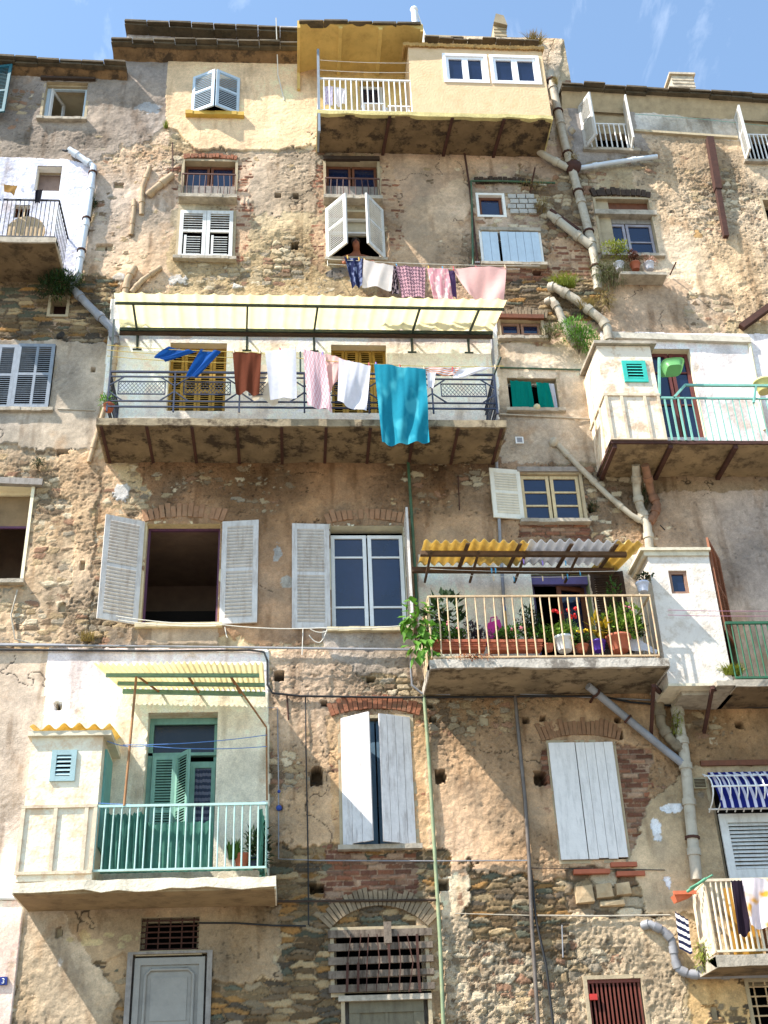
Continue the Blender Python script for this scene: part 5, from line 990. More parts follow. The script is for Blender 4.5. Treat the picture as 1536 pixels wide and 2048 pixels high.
navyc = cloth_mat('navy_cloth', (38, 44, 80), (120, 130, 165), 'blotch', 4)
cloth('hung_garment', [(688, 514), (726, 517), (724, 572), (704, 574)], DU, navyc, 'dark navy garment at the left end of the upper clothesline', 'laundry', GU, 3, .05)
cloth('hung_shirt', [(727, 519), (787, 531), (783, 580), (724, 572)], DU+.02, cloth_mat('offwhite_cloth', (226, 216, 210)), 'off-white shirt hanging between the navy garment and the patterned cloth', 'laundry', GU, 2.4, .035)
cloth('hung_garment', [(778, 532), (794, 533), (800, 588), (784, 588)], DU-.08, cloth_mat('black_white_cloth', (40, 34, 44), (190, 170, 180), 'blotch', 6), 'black and white spotted cloth peeping out behind the off-white shirt', 'laundry', GU, 2, .03)
cloth('patterned_cloth', [(791, 530), (851, 534), (850, 594), (804, 594)], DU+.02, cloth_mat('aztec_cloth', (44, 36, 62), (206, 160, 170), 'aztec', 9), 'navy cloth with pink and yellow zigzag pattern on the upper line', 'laundry', GU, 4, .03)
cloth('patterned_cloth', [(854, 535), (896, 537), (906, 600), (866, 600)], DU+.02, cloth_mat('pink_print_cloth', (226, 160, 170), (240, 214, 208), 'blotch', 5), 'narrow pink printed cloth left of the big pink sheet', 'laundry', GU, 4, .03)
cloth('hung_garment', [(893, 540), (910, 541), (914, 596), (898, 594)], DU-.06, cloth_mat('purple_cloth', (78, 60, 98)), 'dark purple cloth squeezed between two pink pieces', 'laundry', GU, 2, .02)
cloth('bed_sheet', [(906, 536), (1013, 532), (1004, 628), (938, 600)], DU, cloth_mat('pink_sheet', (238, 190, 184)), 'large pale pink sheet sagging at the right end of the upper line', 'laundry', GU, 2.2, .07, .07)
DM = 1.26
blu = cloth_mat('blue_cloth', (30, 82, 156)); wht = cloth_mat('white_cloth', (236, 234, 242)); crm = cloth_mat('cream_cloth', (232, 220, 196))
cloth('blue_garment', [(338, 693), (396, 703), (330, 722), (308, 714)], DM, blu, 'bright blue garment blown sideways at the left end of the long balcony line', 'laundry', GL, 2, .06, .0)
cloth('blue_garment', [(402, 698), (444, 702), (392, 755), (372, 752)], DM, blu, 'bright blue trouser leg twisted by the wind next to the brown towel', 'laundry', GL, 2, .06, .0)
cloth('brown_towel', [(465, 703), (523, 705), (518, 789), (471, 785)], DM, cloth_mat('brown_cloth', (108, 58, 40)), 'brown towel hung over the iron railing', 'towel', GL, 3, .03)
cloth('cream_cloth', [(514, 728), (566, 728), (556, 806), (503, 800)], DM-.18, crm, 'cream cloth half hidden behind the brown towel and white sheet', 'laundry', GL, 2, .04, .05)
cloth('white_towel', [(530, 701), (592, 696), (594, 795), (541, 798)], DM+.02, wht, 'plain white towel right of the brown towel', 'towel', GL, 2, .03, .015)
cloth('pink_towel', [(606, 697), (650, 708), (665, 822), (616, 812)], DM+.02, cloth_mat('pink_check_cloth', (240, 216, 222), (214, 130, 140), 'check', 16), 'white towel with pink check pattern', 'towel', GL, 3, .04)
cloth('crumpled_shirt', [(652, 706), (708, 724), (690, 736), (656, 790)], DM-.03, cloth_mat('salmon_cloth', (238, 190, 182)), 'crumpled salmon pink shirt between the checked towel and the white shirt', 'laundry', GL, 3, .06, .0)
cloth('white_shirt', [(678, 716), (741, 731), (732, 824), (676, 806)], DM+.04, wht, 'white shirt hanging left of the turquoise towel', 'laundry', GL, 2.4, .06, .05)
cloth('turquoise_towel', [(748, 726), (851, 738), (858, 884), (763, 890)], DM+.06, cloth_mat('turquoise_cloth', (34, 138, 162), (70, 172, 190), 'blotch', 3, .3), 'large turquoise beach towel hanging down over the balcony edge', 'towel', GL, 4.2, .07, .012)
cloth('printed_cloth', [(828, 734), (922, 734), (908, 752), (846, 746)], DM, cloth_mat('white_orange_cloth', (236, 232, 236), (226, 150, 110), 'hstripe', 1.2), 'white cloth with orange stripes bunched on the line right of the turquoise towel', 'laundry', GL, 3, .05, .03)
cloth('white_cloth', [(905, 738), (992, 732), (930, 755), (908, 756)], DM, wht, 'long white cloth stretched to the right end of the line', 'laundry', GL, 2, .04, .0)
cloth('white_cloth', [(854, 744), (872, 744), (867, 778), (856, 774)], DM+.02, wht, 'small white sock dangling under the striped cloth', 'laundry', GL, 1, .03)
cloth('lilac_laundry', [(646, 172), (667, 172), (666, 210), (647, 210)], .9, cloth_mat('lilac_cloth', (224, 218, 238), (190, 176, 216), 'blotch', 5), 'pale lilac garment behind the white railing of the top balcony', 'laundry', 'washing on the top balcony', 2, .03)
cloth('white_laundry', [(669, 174), (690, 176), (691, 210), (671, 210)], .9, wht, 'white garment right of the lilac one on the top balcony', 'laundry', 'washing on the top balcony', 2, .03)
cloth('hung_cloth', [(8, 368), (36, 371), (30, 392), (8, 384)], 1.05, cloth_mat('brown_straw', (140, 108, 60)), 'brown cloth sagging on the line of the white left balcony', 'laundry', 'washing on the left balcony', 1, .05)
cloth('white_laundry', [(-20, 366), (8, 372), (6, 400), (-20, 396)], 1.08, wht, 'white cloth at the left edge of the photograph over the balcony rail', 'laundry', 'washing on the left balcony', 2, .04)
cloth('black_garment', [(71, 379), (86, 378), (80, 408), (70, 404)], 1.08, cloth_mat('black_cloth', (28, 28, 36)), 'small black garment on the rail of the white left balcony', 'laundry', 'washing on the left balcony', 1, .03)
cloth('white_laundry', [(38, 372), (70, 366), (66, 382), (44, 384)], .95, wht, 'white cloth bunched on the line between brown cloth and black garment', 'laundry', 'washing on the left balcony', 2, .03)
GB = 'washing on the lowest right balcony'
cloth('black_garment', [(1462, 1760), (1484, 1760), (1502, 1868), (1476, 1872)], 1.02, cloth_mat('black_plum_cloth', (44, 34, 46)), 'long black garment hanging over the cream railing at bottom right', 'laundry', GB, 2, .03)
cloth('patterned_cloth', [(1483, 1755), (1580, 1757), (1582, 1858), (1500, 1855)], 1.02, cloth_mat('white_yellow_cloth', (236, 226, 232), (226, 170, 70), 'blotch', 2.4), 'white cloth with yellow and blue print over the cream railing', 'laundry', GB, 4, .05)
cloth('striped_cloth', [(1350, 1822), (1376, 1838), (1386, 1908), (1360, 1900)], (.12, .45, .5, .2), cloth_mat('navy_white_stripe', (30, 36, 64), (222, 218, 220), 'hstripe', 1.6), 'navy and white striped cloth hanging at the side of the bottom right balcony', 'laundry', GB, 2, .03)
cloth('pale_blanket', [(1262, 1268), (1316, 1300), (1312, 1306), (1256, 1302)], .8, wht, 'pale cloth lying on the flower balcony floor beside the terracotta pot', 'laundry', None, 1, .02)
# curtains in the small window
tealc = cloth_mat('teal_curtain_cloth', (0, 124, 112), trans=.2)
cloth('curtain', [(1020, 760), (1062, 763), (1069, 818), (1026, 820)], .0, tealc, None, None, None, 5, .03, .0, par=o_M10); cloth('curtain', [(1072, 764), (1097, 765), (1110, 822), (1079, 820)], .0, tealc, None, None, None, 3, .03, .0, par=o_M10); cloth('curtain', [(1095, 766), (1108, 767), (1116, 822), (1108, 822)], -.05, wht, None, None, None, 2, .02, .0, par=o_M10)
g = G(); g.sph(P(1074, 814, .08), .06, 10, 8, jit=.05); g.lone('sponge_ball', M('pale_sponge', (206, 196, 160), .95), 'small pale round sponge lying on the sill under the teal curtains', 'sponge')
# lines
def line(name, segs, r, mat, label, sag=.03, pegs=()):
    g = G()
    for (a, b) in segs:
        A, B = P(*a), P(*b); g.tube([A.lerp(B, t/10)+Vector((0, 0, -sag*4*(t/10)*(1-t/10))) for t in range(11)], r, 5)
    c = P(*segs[0][0]); t = thing(name, c, label, 'clothesline'); g.build('cord', mat, t)
    for (x, y, d, col) in pegs:
        q = P(x, y, d); p = G(); p.bar(q+Vector((-.006, -.01, .03)), q+Vector((.0, -.012, -.05)), .016, .012); p.bar(q+Vector((.008, .01, .03)), q+Vector((.002, .006, -.05)), .016, .012); p.build('peg', M('peg_%d' % col, [(224, 170, 60), (60, 150, 190), (200, 70, 80), (150, 120, 200), (222, 196, 160)][col], .5, .05, 8, 0, dirt=0), t)
    return t
line('clothesline', [((655, 520, .05), (655, 532, .5)), ((655, 518, DU), (1080, 532, DU)), ((655, 528, DU-.15), (1040, 538, DU-.15))], .006, cord, 'pale clothesline with yellow pegs below the open white shutters', .04, [(695, 514, DU, 0), (718, 518, DU, 0), (729, 520, DU, 0), (793, 531, DU, 1), (857, 535, DU, 0), (885, 536, DU, 1), (907, 536, DU, 2), (952, 535, DU, 2), (1010, 533, DU, 4)])
line('clothesline', [((214, 690, DM), (500, 704, DM)), ((214, 700, DM-.1), (500, 716, DM-.1)), ((500, 704, DM), (745, 728, DM)), ((745, 728, DM), (1008, 732, DM)), ((214, 712, DM-.2), (460, 726, DM-.2))], .006, M('yellow_cord', (206, 180, 90), .7, .05, 8, 0, dirt=0), 'yellow clothesline strung along the front of the long balcony', .03, [(468, 702, DM, 4), (520, 703, DM, 4), (560, 699, DM, 2), (590, 697, DM, 4), (645, 706, DM, 3), (738, 729, DM, 2), (752, 728, DM, 3), (800, 732, DM, 2), (848, 737, DM, 4), (905, 737, DM, 2), (990, 733, DM, 4)])
line('clothesline', [((640, 120, 1.0), (820, 126, 1.0)), ((640, 140, 1.0), (820, 145, 1.0))], .006, cord, 'thin double line across the opening of the top yellow balcony')
line('clothesline', [((232, 1232, .25), (432, 1248, .25)), ((236, 1240, .2), (432, 1252, .2)), ((432, 1248, .25), (640, 1256, .25)), ((640, 1256, .25), (850, 1246, .25)), ((450, 1254, .2), (455, 1275, .2)), ((606, 1256, .22), (604, 1310, .2)), ((620, 1258, .2), (655, 1262, .2)), ((655, 1256, .2), (640, 1285, .2)), ((640, 1285, .2), (618, 1270, .2))], .008, cord, 'slack white cord below the two large white shuttered windows', .04)
line('clothesline', [((190, 1606, 1.0), (530, 1604, 1.0)), ((246, 1490, 1.0), (533, 1470, .3)), ((214, 1482, .9), (290, 1492, .9)), ((290, 1492, .9), (533, 1493, .3))], .006, M('blue_cord', (90, 130, 190), .7, .05, 8, 0, dirt=0), 'thin blue and white cords over the green balcony at lower left', .04)
line('clothesline', [((1336, 1220, 1.4), (1560, 1222, 1.1)), ((1336, 1230, 1.4), (1560, 1232, 1.1))], .005, M('mauve_cord', (170, 120, 140), .7, .05, 8, 0, dirt=0), 'two thin lines passing in front of the brown louvred shutter', .01)
line('clothesline', [((860, 1138, 1.1), (1240, 1142, 1.1)), ((920, 1150, .8), (1180, 1152, .8))], .004, cord, 'thin line with coloured pegs under the yellow and white awning', .03, [(983, 1140, 1.1, 1), (991, 1140, 1.1, 1), (987, 1156, .8, 4), (1047, 1122, 1.1, 3), (1085, 1125, 1.1, 3), (1131, 1125, 1.1, 1), (1125, 1152, .8, 4), (1135, 1152, .8, 1), (1028, 1157, .8, 1), (1160, 1146, .8, 1), (1085, 1156, .8, 4)])
# ================================================================== plants and pots
def fol(n, rgb, **k): return M(n, rgb, .6, .35, 9, 0, 60, 0, trans=.25, spec=.3)
F1, F2, F3, F4, F5, F6 = fol('leaf_green', (66, 98, 36)), fol('leaf_dark', (38, 62, 28)), fol('leaf_yellow_green', (138, 146, 52)), fol('dry_grass', (150, 130, 76)), fol('leaf_bright', (96, 142, 48)), fol('leaf_olive', (96, 100, 54))
stemm = M('stem_brown', (92, 74, 50), .9)
def leaf(g, c, d, up, L, W):
    d = d.normalized(); s = d.cross(up)
    if s.length < .05: s = Vector((1, 0, 0))
    s.normalize(); n = s.cross(d)
    a, b = c+d*L*.45+s*W/2+n*W*.15, c+d*L*.45-s*W/2+n*W*.15
    g.add([c, a, c+d*L, b, c+d*L*.5-n*W*.02], [(0, 1, 4), (1, 2, 4), (2, 3, 4), (3, 0, 4)])
def plant(px_, py_, d, r, n, L, W, mat, label, cat='plant', name='plant', group=None, kind='leafy', hang=0, mats=None, parts=True, flowers=None, stems=9):
    c = P(px_, py_, d); t = thing(name, c, label, cat, group); rx, ry, rz = r; g = G(); st = G(); lobes = [Vector((random.uniform(-.55, .55)*rx, random.uniform(-.4, .4)*ry, random.uniform(-.5, .6)*rz)) for _ in range(5)]
    if kind == 'leafy':
        for i in range(n):
            lb = random.choice(lobes); v = Vector((random.gauss(0, 1), random.gauss(0, 1), random.gauss(0, 1))).normalized()*random.uniform(.3, 1)**.5*.62
            p = lb+Vector((v.x*rx, v.y*ry, v.z*rz)); dd = (v+Vector((random.uniform(-.5, .5), random.uniform(-.5, .5), random.uniform(-.2, .7)-hang))).normalized(); leaf(g, c+p, dd, Vector((random.uniform(-.4, .4), -.5, 1)).normalized(), L*random.uniform(.6, 1.2), W*random.uniform(.7, 1.2))
        for lb in lobes: st.tube([c+Vector((0, .05, -rz*.9)), c+lb*.5, c+lb*1.3], .008, 5)
    else:
        for i in range(n):
            a = random.uniform(0, 6.28); o_ = Vector((random.uniform(-.5, .5)*rx, random.uniform(-.4, .4)*ry, -rz*.5)); h = random.uniform(.5, 1.1); tip = o_+Vector((math.cos(a)*rx*random.uniform(.2, .9), math.sin(a)*ry*.8-.04, rz*h*(1.6-hang))); mid = (o_+tip)/2+Vector((0, 0, rz*.25)); s = Vector((-math.sin(a), math.cos(a), 0))*W/2
            g.add([c+o_-s, c+o_+s, c+mid+s*.8, c+mid-s*.8, c+tip], [(0, 1, 2, 3), (3, 2, 4)])
        for i in range(3): st.tube([c+Vector((0, .06, -rz*.5)), c+Vector((random.uniform(-.3, .3)*rx, -.02, rz*.5))], .006, 5)
    g.build('foliage', mat, t); st.build('stem', stemm, t)
    if flowers:
        fm, k, fr = flowers; 
        for i in range(k):
            f = G(); q = c+Vector((random.uniform(-.8, .8)*rx, -ry*.7, rz*random.uniform(.5, 1.15)))
            for j in range(5): f.sph(q+Vector((random.uniform(-1, 1), random.uniform(-1, 1), random.uniform(-.6, .6)))*fr, fr*.6, 6, 4)
            f.build('flower', fm, t)
    return t
redf = M('red_petals', (214, 30, 30), .6, .1, 8, 0, dirt=0); yelf = M('yellow_petals', (232, 190, 40), .6, .1, 8, 0, dirt=0); pinkf = M('pink_petals', (214, 120, 130), .6, .1, 8, 0, dirt=0)
GW = 'weeds growing out of the old walls'
plant(100, 563, .25, (.55, .25, .32), 900, .12, .022, F2, 'dark green bush growing under the stained left balcony floor', 'bush', 'wild_bush', GW); plant(135, 572, .2, (.3, .2, .3), 350, .11, .02, F1, 'lighter green tuft by the bend of the white downpipe', 'bush', 'wild_bush', GW)
plant(1232, 500, .35, (.28, .2, .14), 420, .07, .03, F3, 'yellow-green plant on top of the pot by the right window sill', 'plant', 'wild_plant', GW); plant(1222, 548, .25, (.36, .25, .42), 1100, .12, .012, F6, 'large olive bush hanging beside the vertical drainpipe', 'bush', 'wild_bush', GW, hang=.7); plant(1216, 596, .2, (.22, .15, .26), 420, .10, .012, F4, 'dry brown weed below the olive bush on the drainpipe', 'weed', 'wild_weed', GW, hang=.8)
plant(1130, 566, .15, (.38, .15, .17), 260, .1, .012, F3, 'yellowish grass tuft above the bent drainpipes', 'grass', 'grass_tuft', GW, 'grass'); plant(1098, 662, .2, (.22, .15, .22), 420, .10, .012, F6, 'olive weed at the corner of the small two-pane window', 'weed', 'wild_weed', GW); plant(1155, 676, .25, (.40, .25, .36), 1100, .11, .02, F5, 'bright green bush above the white balcony room', 'bush', 'wild_bush', GW)
plant(76, 925, .08, (.13, .08, .12), 160, .07, .015, F2, 'small dark green weed above the open left window', 'weed', 'wild_weed', GW); plant(332, 252, .06, (.08, .06, .1), 70, .1, .01, F3, 'tiny weed at the left edge of the yellow wall', 'weed', 'wild_weed', GW, 'grass'); plant(176, 1276, .08, (.2, .08, .1), 130, .1, .01, F4, 'dry weed on the horizontal conduit at left', 'weed', 'wild_weed', GW, 'grass')
plant(1068, 82, .3, (.3, .2, .12), 200, .1, .012, F4, 'dry grass on the roof corner of the yellow room', 'grass', 'grass_tuft', GW, 'grass'); plant(1465, 1342, .8, (.26, .12, .14), 260, .1, .012, F3, 'pale green tuft on the ledge right of the bright white room', 'weed', 'wild_weed', GW, 'grass', hang=.5); plant(1408, 1915, 1.2, (.12, .08, .2), 220, .07, .012, F3, 'yellow-green weed on the edge of the bottom right balcony', 'weed', 'wild_weed', GW, hang=.6)
plant(1352, 1442, .2, (.10, .08, .22), 240, .07, .012, F3, 'moss-like weed on the forked drainpipe under the bright white room', 'weed', 'wild_weed', GW, hang=.6); plant(186, 405, .05, (.08, .05, .14), 120, .07, .02, F2, 'small green weed right of the white downpipe', 'weed', 'wild_weed', GW); plant(1290, 990, .12, (.14, .1, .26), 260, .07, .012, F2, 'dark weed between the two drainpipes below the white balcony room', 'weed', 'wild_weed', GW, hang=.5)
plant(1110, 165, .2, (.1, .08, .16), 70, .1, .008, F4, 'dry twigs behind the top of the drainpipe at the roof', 'weed', 'wild_weed', GW, 'grass'); plant(950, 1312, 1.15, (.45, .04, .06), 120, .05, .02, fol('leaf_rust', (150, 84, 40)), 'rusty creeping weed on the edge of the flower balcony', 'weed', 'wild_weed', GW, hang=.8)
plant(1082, 412, .15, (.22, .15, .18), 300, .10, .010, F4, 'dry roots and weeds at the broken upper end of the slanting drainpipe', 'weed', 'wild_weed', GW)
plant(1172, 612, .15, (.24, .12, .14), 260, .09, .010, F4, 'dry grass on top of the lower bent drainpipe', 'weed', 'wild_weed', GW, 'grass')
plant(1150, 320, .2, (.16, .12, .2), 200, .08, .010, F4, 'dry weed tangled around the upper pipe joint', 'weed', 'wild_weed', GW)
plant(1070, 372, .12, (.3, .1, .10), 200, .09, .010, F4, 'dry weeds above the small brown framed window', 'weed', 'wild_weed', GW)
plant(1188, 1012, .05, (.08, .05, .08), 60, .06, .015, F2, 'small weed by the hole right of the six-pane window', 'weed', 'wild_weed', GW)
def pot(x, y, d, r, h, mat, label, rim=True, name='flower_pot', group=None, plantargs=None):
    c = P(x, y, d); t = thing(name, c, label, 'pot', group); g = G(); n = 16; prof = [(r*.7, 0), (r*.74, h*.1), (r*.95, h*.82), (r*1.05, h*.84), (r*1.06, h), (r*.93, h), (r*.9, h*.85)]
    g.grid([[c+Vector((math.cos(6.2832*k/n)*a, math.sin(6.2832*k/n)*a, b)) for k in range(n)] for a, b in prof], True, True); g.add([c+Vector((math.cos(6.2832*k/n)*r*.7, math.sin(6.2832*k/n)*r*.7, .001)) for k in range(n)], [tuple(range(n))]); g.build('body', mat, t)
    s = G(); s.add([c+Vector((math.cos(6.2832*k/n)*r*.9, math.sin(6.2832*k/n)*r*.9, h*.86)) for k in range(n)], [tuple(range(n))]); s.build('soil', M('soil', (60, 46, 34), .95), t); return t
def trough(x0, x1, y, d, h, label):
    A, B = P(x0, y, d), P(x1, y, d); t = thing('planter_box', A, label, 'planter', 'terracotta planters on the flower balcony'); g = G(); z = A.z; m = terra
    g.hexa([Vector(v) for v in ((A.x+.02, -d-.08, z), (B.x-.02, -d-.08, z), (B.x-.02, -d+.08, z), (A.x+.02, -d+.08, z), (A.x, -d-.1, z+h), (B.x, -d-.1, z+h), (B.x, -d+.1, z+h), (A.x, -d+.1, z+h))]); g.box(A.x-.01, B.x+.01, -d-.115, -d-.09, z+h-.04, z+h+.005)
    for k in (.3, .5): g.box(A.x+.01, B.x-.01, -d-.105, -d-.08, z+h*k, z+h*k+.012)
    g.build('body', m, t); s = G(); s.box(A.x+.01, B.x-.01, -d-.085, -d+.085, z+h+.001, z+h+.004); s.build('soil', M('soil', (60, 46, 34), .95), t)
dp = DF-.24; zy = 1304
trough(866, 972, zy, dp, .15, 'left terracotta planter box with green seedlings behind the beige railing'); trough(976, 1085, zy, dp, .15, 'right terracotta planter box behind the beige railing')
GF = 'plants on the flower balcony'
pot(1130, 1302, dp, .15, .22, M('white_pot', (222, 222, 220), .5), 'white round pot with red geraniums', group='pots on the flower balcony'); plant(1126, 1258, dp, (.27, .2, .25), 700, .065, .038, fol('leaf_light', (128, 160, 60)), 'bushy geranium with red flowers in the white pot', 'plant', 'geranium', GF, flowers=(redf, 7, .032))
pot(1098, 1302, dp, .08, .10, terra, 'small terracotta pot left of the white pot', group='pots on the flower balcony'); pot(1165, 1303, dp, .10, .10, terra, 'low terracotta pot between the white and purple pots', group='pots on the flower balcony'); pot(1198, 1303, dp, .12, .16, M('purple_pot', (76, 44, 150), .4), 'purple plastic pot right of the white pot', group='pots on the flower balcony'); pot(1240, 1303, dp, .19, .24, terra, 'largest terracotta pot near the right end of the railing', group='pots on the flower balcony')
plant(1165, 1280, dp, (.14, .12, .12), 150, .06, .03, F1, 'low green plant in the pot right of the white one', 'plant', 'potted_plant', GF, flowers=(yelf, 2, .03)); plant(1196, 1262, dp, (.18, .14, .16), 60, .16, .07, fol('leaf_gold', (190, 160, 40)), 'broad-leaved plant with yellow leaves in the purple pot', 'plant', 'potted_plant', GF)
plant(1240, 1245, dp, (.36, .25, .26), 620, .09, .05, fol('leaf_light', (128, 160, 60)), 'leafy green plant spilling out of the largest terracotta pot', 'plant', 'potted_plant', GF, flowers=(pinkf, 3, .02)); plant(1228, 1200, dp, (.12, .1, .32), 120, .08, .04, F1, 'tall thin climber rising above the railing', 'plant', 'climbing_plant', GF); plant(1268, 1262, dp-.1, (.2, .12, .24), 160, .1, .05, F2, 'dark leafy shrub at the right corner of the flower balcony', 'plant', 'potted_plant', GF)
for i, (x, s, m, l) in enumerate(((884, .12, F5, 'pale seedlings at the left end of the left planter'), (915, .15, F1, 'yellow-green leafy plant with pink flower in the left planter'), (948, .16, fol('leaf_black', (46, 40, 48)), 'dark purple leafed plant at the right of the left planter'), (994, .13, F1, 'green seedlings below the pink bag'), (1026, .13, F5, 'bright seedlings in the middle of the right planter'), (1056, .30, F2, 'tall dark green plant at the right end of the right planter'), (1075, .11, F5, 'low seedlings by the door end of the right planter'))):
    plant(x, 1281-(30 if s > .2 else 8), dp, (.19, .12, s*1.2), 340 if s < .2 else 520, .07, .036, m, l, 'plant', 'potted_plant', GF, flowers=(pinkf, 3, .022) if i in (1, 4) else None)
plant(890, 1245, dp-.15, (.30, .2, .42), 120, .19, .12, F2, 'tall rubber plant with big dark leaves behind the left railing', 'plant', 'rubber_plant', GF); plant(832, 1255, 1.0, (.30, .2, .50), 110, .19, .13, F5, 'rubber plant branches with large shiny leaves hanging outside the left railing end', 'plant', 'rubber_plant', GF, hang=.7)
g = G(); c = P(992, 1290, dp-.3); g.hexa([c+Vector(v) for v in ((-.17, -.05, 0), (.17, -.05, 0), (.17, .06, 0), (-.17, .06, 0), (-.10, -.03, .36), (.09, -.03, .42), (.09, .03, .42), (-.10, .03, .36))]); g.tube([c+Vector((-.06, 0, .36)), c+Vector((-.04, 0, .46)), c+Vector((.05, 0, .48)), c+Vector((.06, 0, .38))], .012, 6); g.lone('pink_bag', M('magenta_fabric', (196, 50, 130), .8, .1, 8, .3, 30, 0), 'magenta pink bag standing behind the right planter', 'bag')
t = thing('broom', P(1008, 1300, .35), 'broom with yellowish stick leaning on the cream wall of the flower balcony', 'broom'); g = G(); g.tube([P(1020, 1302, .35), P(1010, 1222, .08)], .014, 6); g.build('stick', M('broom_stick', (196, 150, 80), .7), t); g = G(); g.tube([P(1010, 1222, .08), P(1008, 1212, .06)], .022, 6); g.build('grip', M('blue_grip', (40, 90, 170), .5), t)
pot(1287, 1184, 1.0, .10, .16, M('blue_white_pot', (200, 206, 224), .4, .3, 20), 'small white and blue pot hung on the side wall of the bright room'); plant(1287, 1158, 1.0, (.16, .12, .08), 160, .06, .03, F2, 'dark trailing plant in the hanging white and blue pot', 'plant', 'hanging_plant')
# sill pots by the right window
for i, (x, m, l) in enumerate(((1240, M('pale_pot', (206, 204, 210), .6), 'pale pot among the plants on the ledge of the two-leaf window'), (1272, terra, 'terracotta pot in the middle of the window ledge'), (1300, M('pale_pot', (206, 204, 210), .6), 'pale pot at the right end of the window ledge'))):
    pot(x, 540, .22, .10, .16, m, l, group='pots on the window ledge')
plant(1272, 516, .24, (.18, .12, .14), 220, .06, .03, fol('leaf_red_brown', (110, 66, 50)), 'reddish succulent on the window ledge', 'plant', 'potted_plant', 'plants on the window ledge'); plant(1302, 522, .24, (.14, .1, .10), 160, .05, .03, fol('leaf_pinkish', (190, 150, 130)), 'pinkish pale succulent at the right of the window ledge', 'plant', 'potted_plant', 'plants on the window ledge')
# balcony odds and ends
pot(217, 822, 1.0, .09, .12, terra, 'small pot in the left corner of the long balcony'); plant(217, 803, 1.0, (.13, .1, .14), 90, .1, .03, F5, 'green succulent at the left end of the blue iron railing', 'plant', 'potted_plant')
GLL = 'pots on the green balcony'
pot(484, 1738, .75, .11, .20, terra, 'terracotta pot on the green balcony floor', group=GLL); pot(508, 1738, .7, .10, .16, M('dark_blue_pot', (40, 60, 90), .5), 'dark blue pot in the right corner of the green balcony', group=GLL)
plant(512, 1690, .7, (.20, .15, .34), 220, .14, .05, F2, 'dark leafy plant in the right corner of the green balcony', 'plant', 'potted_plant'); plant(470, 1706, .8, (.15, .1, .16), 60, .16, .03, F1, 'thin curved plant left of the terracotta pot on the green balcony', 'plant', 'potted_plant', kind='grass')
g = G(); c = P(1345, 738, 1.12); ax = [Vector((.80, -.1, .0)).normalized(), Vector((.1, -.75, .5)).normalized()]; nrm = ax[0].cross(ax[1]); rows = []
for (s, h) in ((.14, .12), (.155, .0), (.21, -.11), (.225, -.11)):
    rows.append([c+ax[0]*(s*math.copysign(abs(math.cos(6.2832*k/24+.5))**.5, math.cos(6.2832*k/24+.5)))*.9+ax[1]*(s*math.copysign(abs(math.sin(6.2832*k/24+.5))**.5, math.sin(6.2832*k/24+.5)))*.8+nrm*h*.8 for k in range(24)])
g.grid(rows, True, True); g.add(rows[0], [tuple(range(24))]); g.lone('plastic_basin', M('green_plastic', (112, 172, 106), .4, .05, 8, 0, dirt=0, trans=.3), 'light green plastic basin hanging by the balcony door', 'basin')
pot(1530, 784, .9, .16, .22, M('yellow_cream_pot', (214, 200, 130), .5), 'yellowish pot at the right edge behind the turquoise railing')
t = G(); X0, X1, Z0, Z1 = RC(1342, 1786, 1384, 1800, .3); y = -.35
t.hexa([Vector(v) for v in ((X0+.03, y-.1, Z0-.05), (X1-.05, y-.1, Z0+.02), (X1-.05, y+.06, Z0+.02), (X0+.03, y+.06, Z0-.05), (X0, y-.13, Z1-.05), (X1, y-.13, Z1+.03), (X1, y+.08, Z1+.03), (X0, y+.08, Z1-.05))]); t.box(X0-.02, X1+.01, y-.15, y-.13, Z1-.06, Z1-.01); t.lone('planter_box', M('orange_terracotta', (206, 112, 76), .8), 'empty orange planter hooked on the corner of the cream railing', 'planter')
g = G(); c = P(1392, 1776, 1.12); g.tube([P(1375, 1783, .6), P(1412, 1757, 1.0)], .02, 6); g.tube([P(1380, 1776, .7), P(1425, 1750, 1.1)], .012, 6); g.lone('bamboo_stick', M('green_stick', (96, 160, 130), .6), 'green sticks lying on the top rail of the bottom right balcony', 'stick')
def chair(x, y, d, label):
    c = P(x, y, d); t = thing('plastic_chair', c, label, 'chair', 'plastic chairs on the top balcony'); m = MATS['white_pvc']
    for a in (-.2, .2):
        for b in (-.2, .2): g = G(); g.bar(c+Vector((a, b, 0)), c+Vector((a*.95, b*.95, .43)), .035); g.build('leg', m, t)
    g = G(); g.box(c.x-.23, c.x+.23, c.y-.23, c.y+.23, c.z+.43, c.z+.46); g.build('seat', m, t)
    g = G(); g.box(c.x-.22, c.x+.22, c.y+.2, c.y+.225, c.z+.80, c.z+.88)
    for k in range(5): g.box(c.x-.2+k*.088, c.x-.16+k*.088, c.y+.2, c.y+.225, c.z+.461, c.z+.80)
    g.build('backrest', m, t)
zt_ = tzt
for x, d, l in ((745, .55, 'white plastic chair in the middle of the top balcony'), (795, .5, 'white plastic chair next to the yellow room')):
    c = P(x, 200, d); chair(x, 200, d, l)
for o in list(bpy.data.objects):
    if o.name.startswith('plastic_chair') and o.parent is None:
        dz = tzt+.02-o.location.z; o.location.z += dz
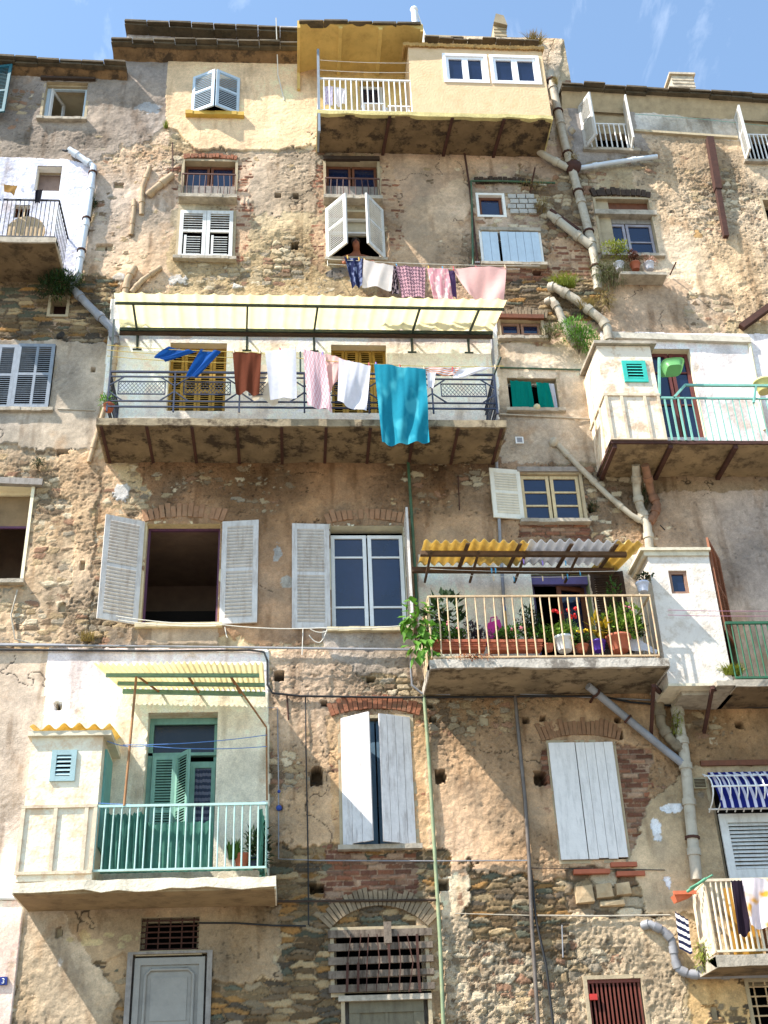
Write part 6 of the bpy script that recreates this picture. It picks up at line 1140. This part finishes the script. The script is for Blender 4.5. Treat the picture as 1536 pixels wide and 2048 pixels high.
# ================================================================== person at the window
x0, x1, z0, z1 = OW['M5']; cx = P(712, 500, 0).x
person = thing('person', (cx, .25, z0-.7), 'bare-shouldered dark-haired person leaning out between the open white shutters', 'person')
def skinned(name, V, E, mat, par, sub=2):
    off = par.location if par.parent is None else par.parent.location
    me = bpy.data.meshes.new(name); me.from_pydata([tuple(Vector(v[:3])-off) for v in V], E, []); o = bpy.data.objects.new(name, me); COL.objects.link(o); o.parent = par
    md = o.modifiers.new('skin', 'SKIN'); md.use_smooth_shade = True
    for i, v in enumerate(V): me.skin_vertices[0].data[i].radius = (v[3], v[4] if len(v) > 4 else v[3]); me.skin_vertices[0].data[i].use_root = i == 0
    s = o.modifiers.new('sub', 'SUBSURF'); s.levels = s.render_levels = sub; me.materials.append(mat); return o
sh = z0+.25; hl = P(692, 521, .34); hr_ = P(744, 526, .34)
V = [(cx, .42, z0-.5, .15, .12), (cx, .34, z0-.2, .16, .12), (cx, .24, z0+.06, .18, .11), (cx, .18, sh-.03, .14, .08), (cx+.01, .10, sh+.05, .055), (cx+.01, .03, sh+.10, .072, .085), (cx+.0, -.0, sh+.18, .076, .088), (cx-.0, .02, sh+.25, .05),
     (cx-.19, .18, sh-.03, .06), (cx-.27, .03, sh-.20, .046), (hl.x-.03, hl.y+.14, hl.z+.06, .034), (hl.x, hl.y+.03, hl.z+.01, .027), (hl.x, hl.y, hl.z, .032, .02), (cx+.19, .18, sh-.03, .06), (cx+.29, .03, sh-.20, .046), (hr_.x+.03, hr_.y+.14, hr_.z+.06, .034), (hr_.x, hr_.y+.03, hr_.z+.01, .027), (hr_.x, hr_.y, hr_.z, .032, .02)]
E_ = [(0, 1), (1, 2), (2, 3), (3, 4), (4, 5), (5, 6), (6, 7), (3, 8), (8, 9), (9, 10), (10, 11), (11, 12), (3, 13), (13, 14), (14, 15), (15, 16), (16, 17)]
for hb, hx in ((12, -1), (17, 1)):
    bx_, by_, bz_ = V[hb][:3]
    for k in range(5):
        off = (k-2)*.017; L = (.05, .07, .075, .07, .055)[k]; a = len(V); V.append((bx_+off, by_-.03-L*.4, bz_+.005, .009)); V.append((bx_+off*1.1, by_-.03-L*.8, bz_-.02-.004*k, .008)); E_ += [(hb, a), (a, a+1)]
skin = M('tanned_skin', (150, 92, 66), .55, .08, 8, .1, 60, 0)
bd = skinned('body', V, E_, skin, person)
hairm = M('dark_hair', (34, 24, 20), .7, .2, 20, .6, 80, 0); hc = Vector((cx, .005, sh+.19)); g = G(); g.sph(hc+Vector((0, .03, .035)), .1, 14, 10, (.9, 1.0, 1.0), .05); g.build('hair', hairm, person)
g = G()
for s in (-1, 1): g = G(); g.sph(hc+Vector((.032*s, -.096, -.0)), .012, 6, 5); g.build('eye', M('eye_dark', (30, 22, 20), .3, .05, 8, 0), person)
g = G(); g.sph(hc+Vector((0, -.1, -.025)), .016, 6, 5, (.8, 1, 1.5)); g.build('nose', skin, person); g = G(); g.sph(hc+Vector((0, -.088, -.06)), .02, 8, 5, (1.3, .5, .4)); g.build('mouth', M('lips', (130, 62, 56), .5), person)
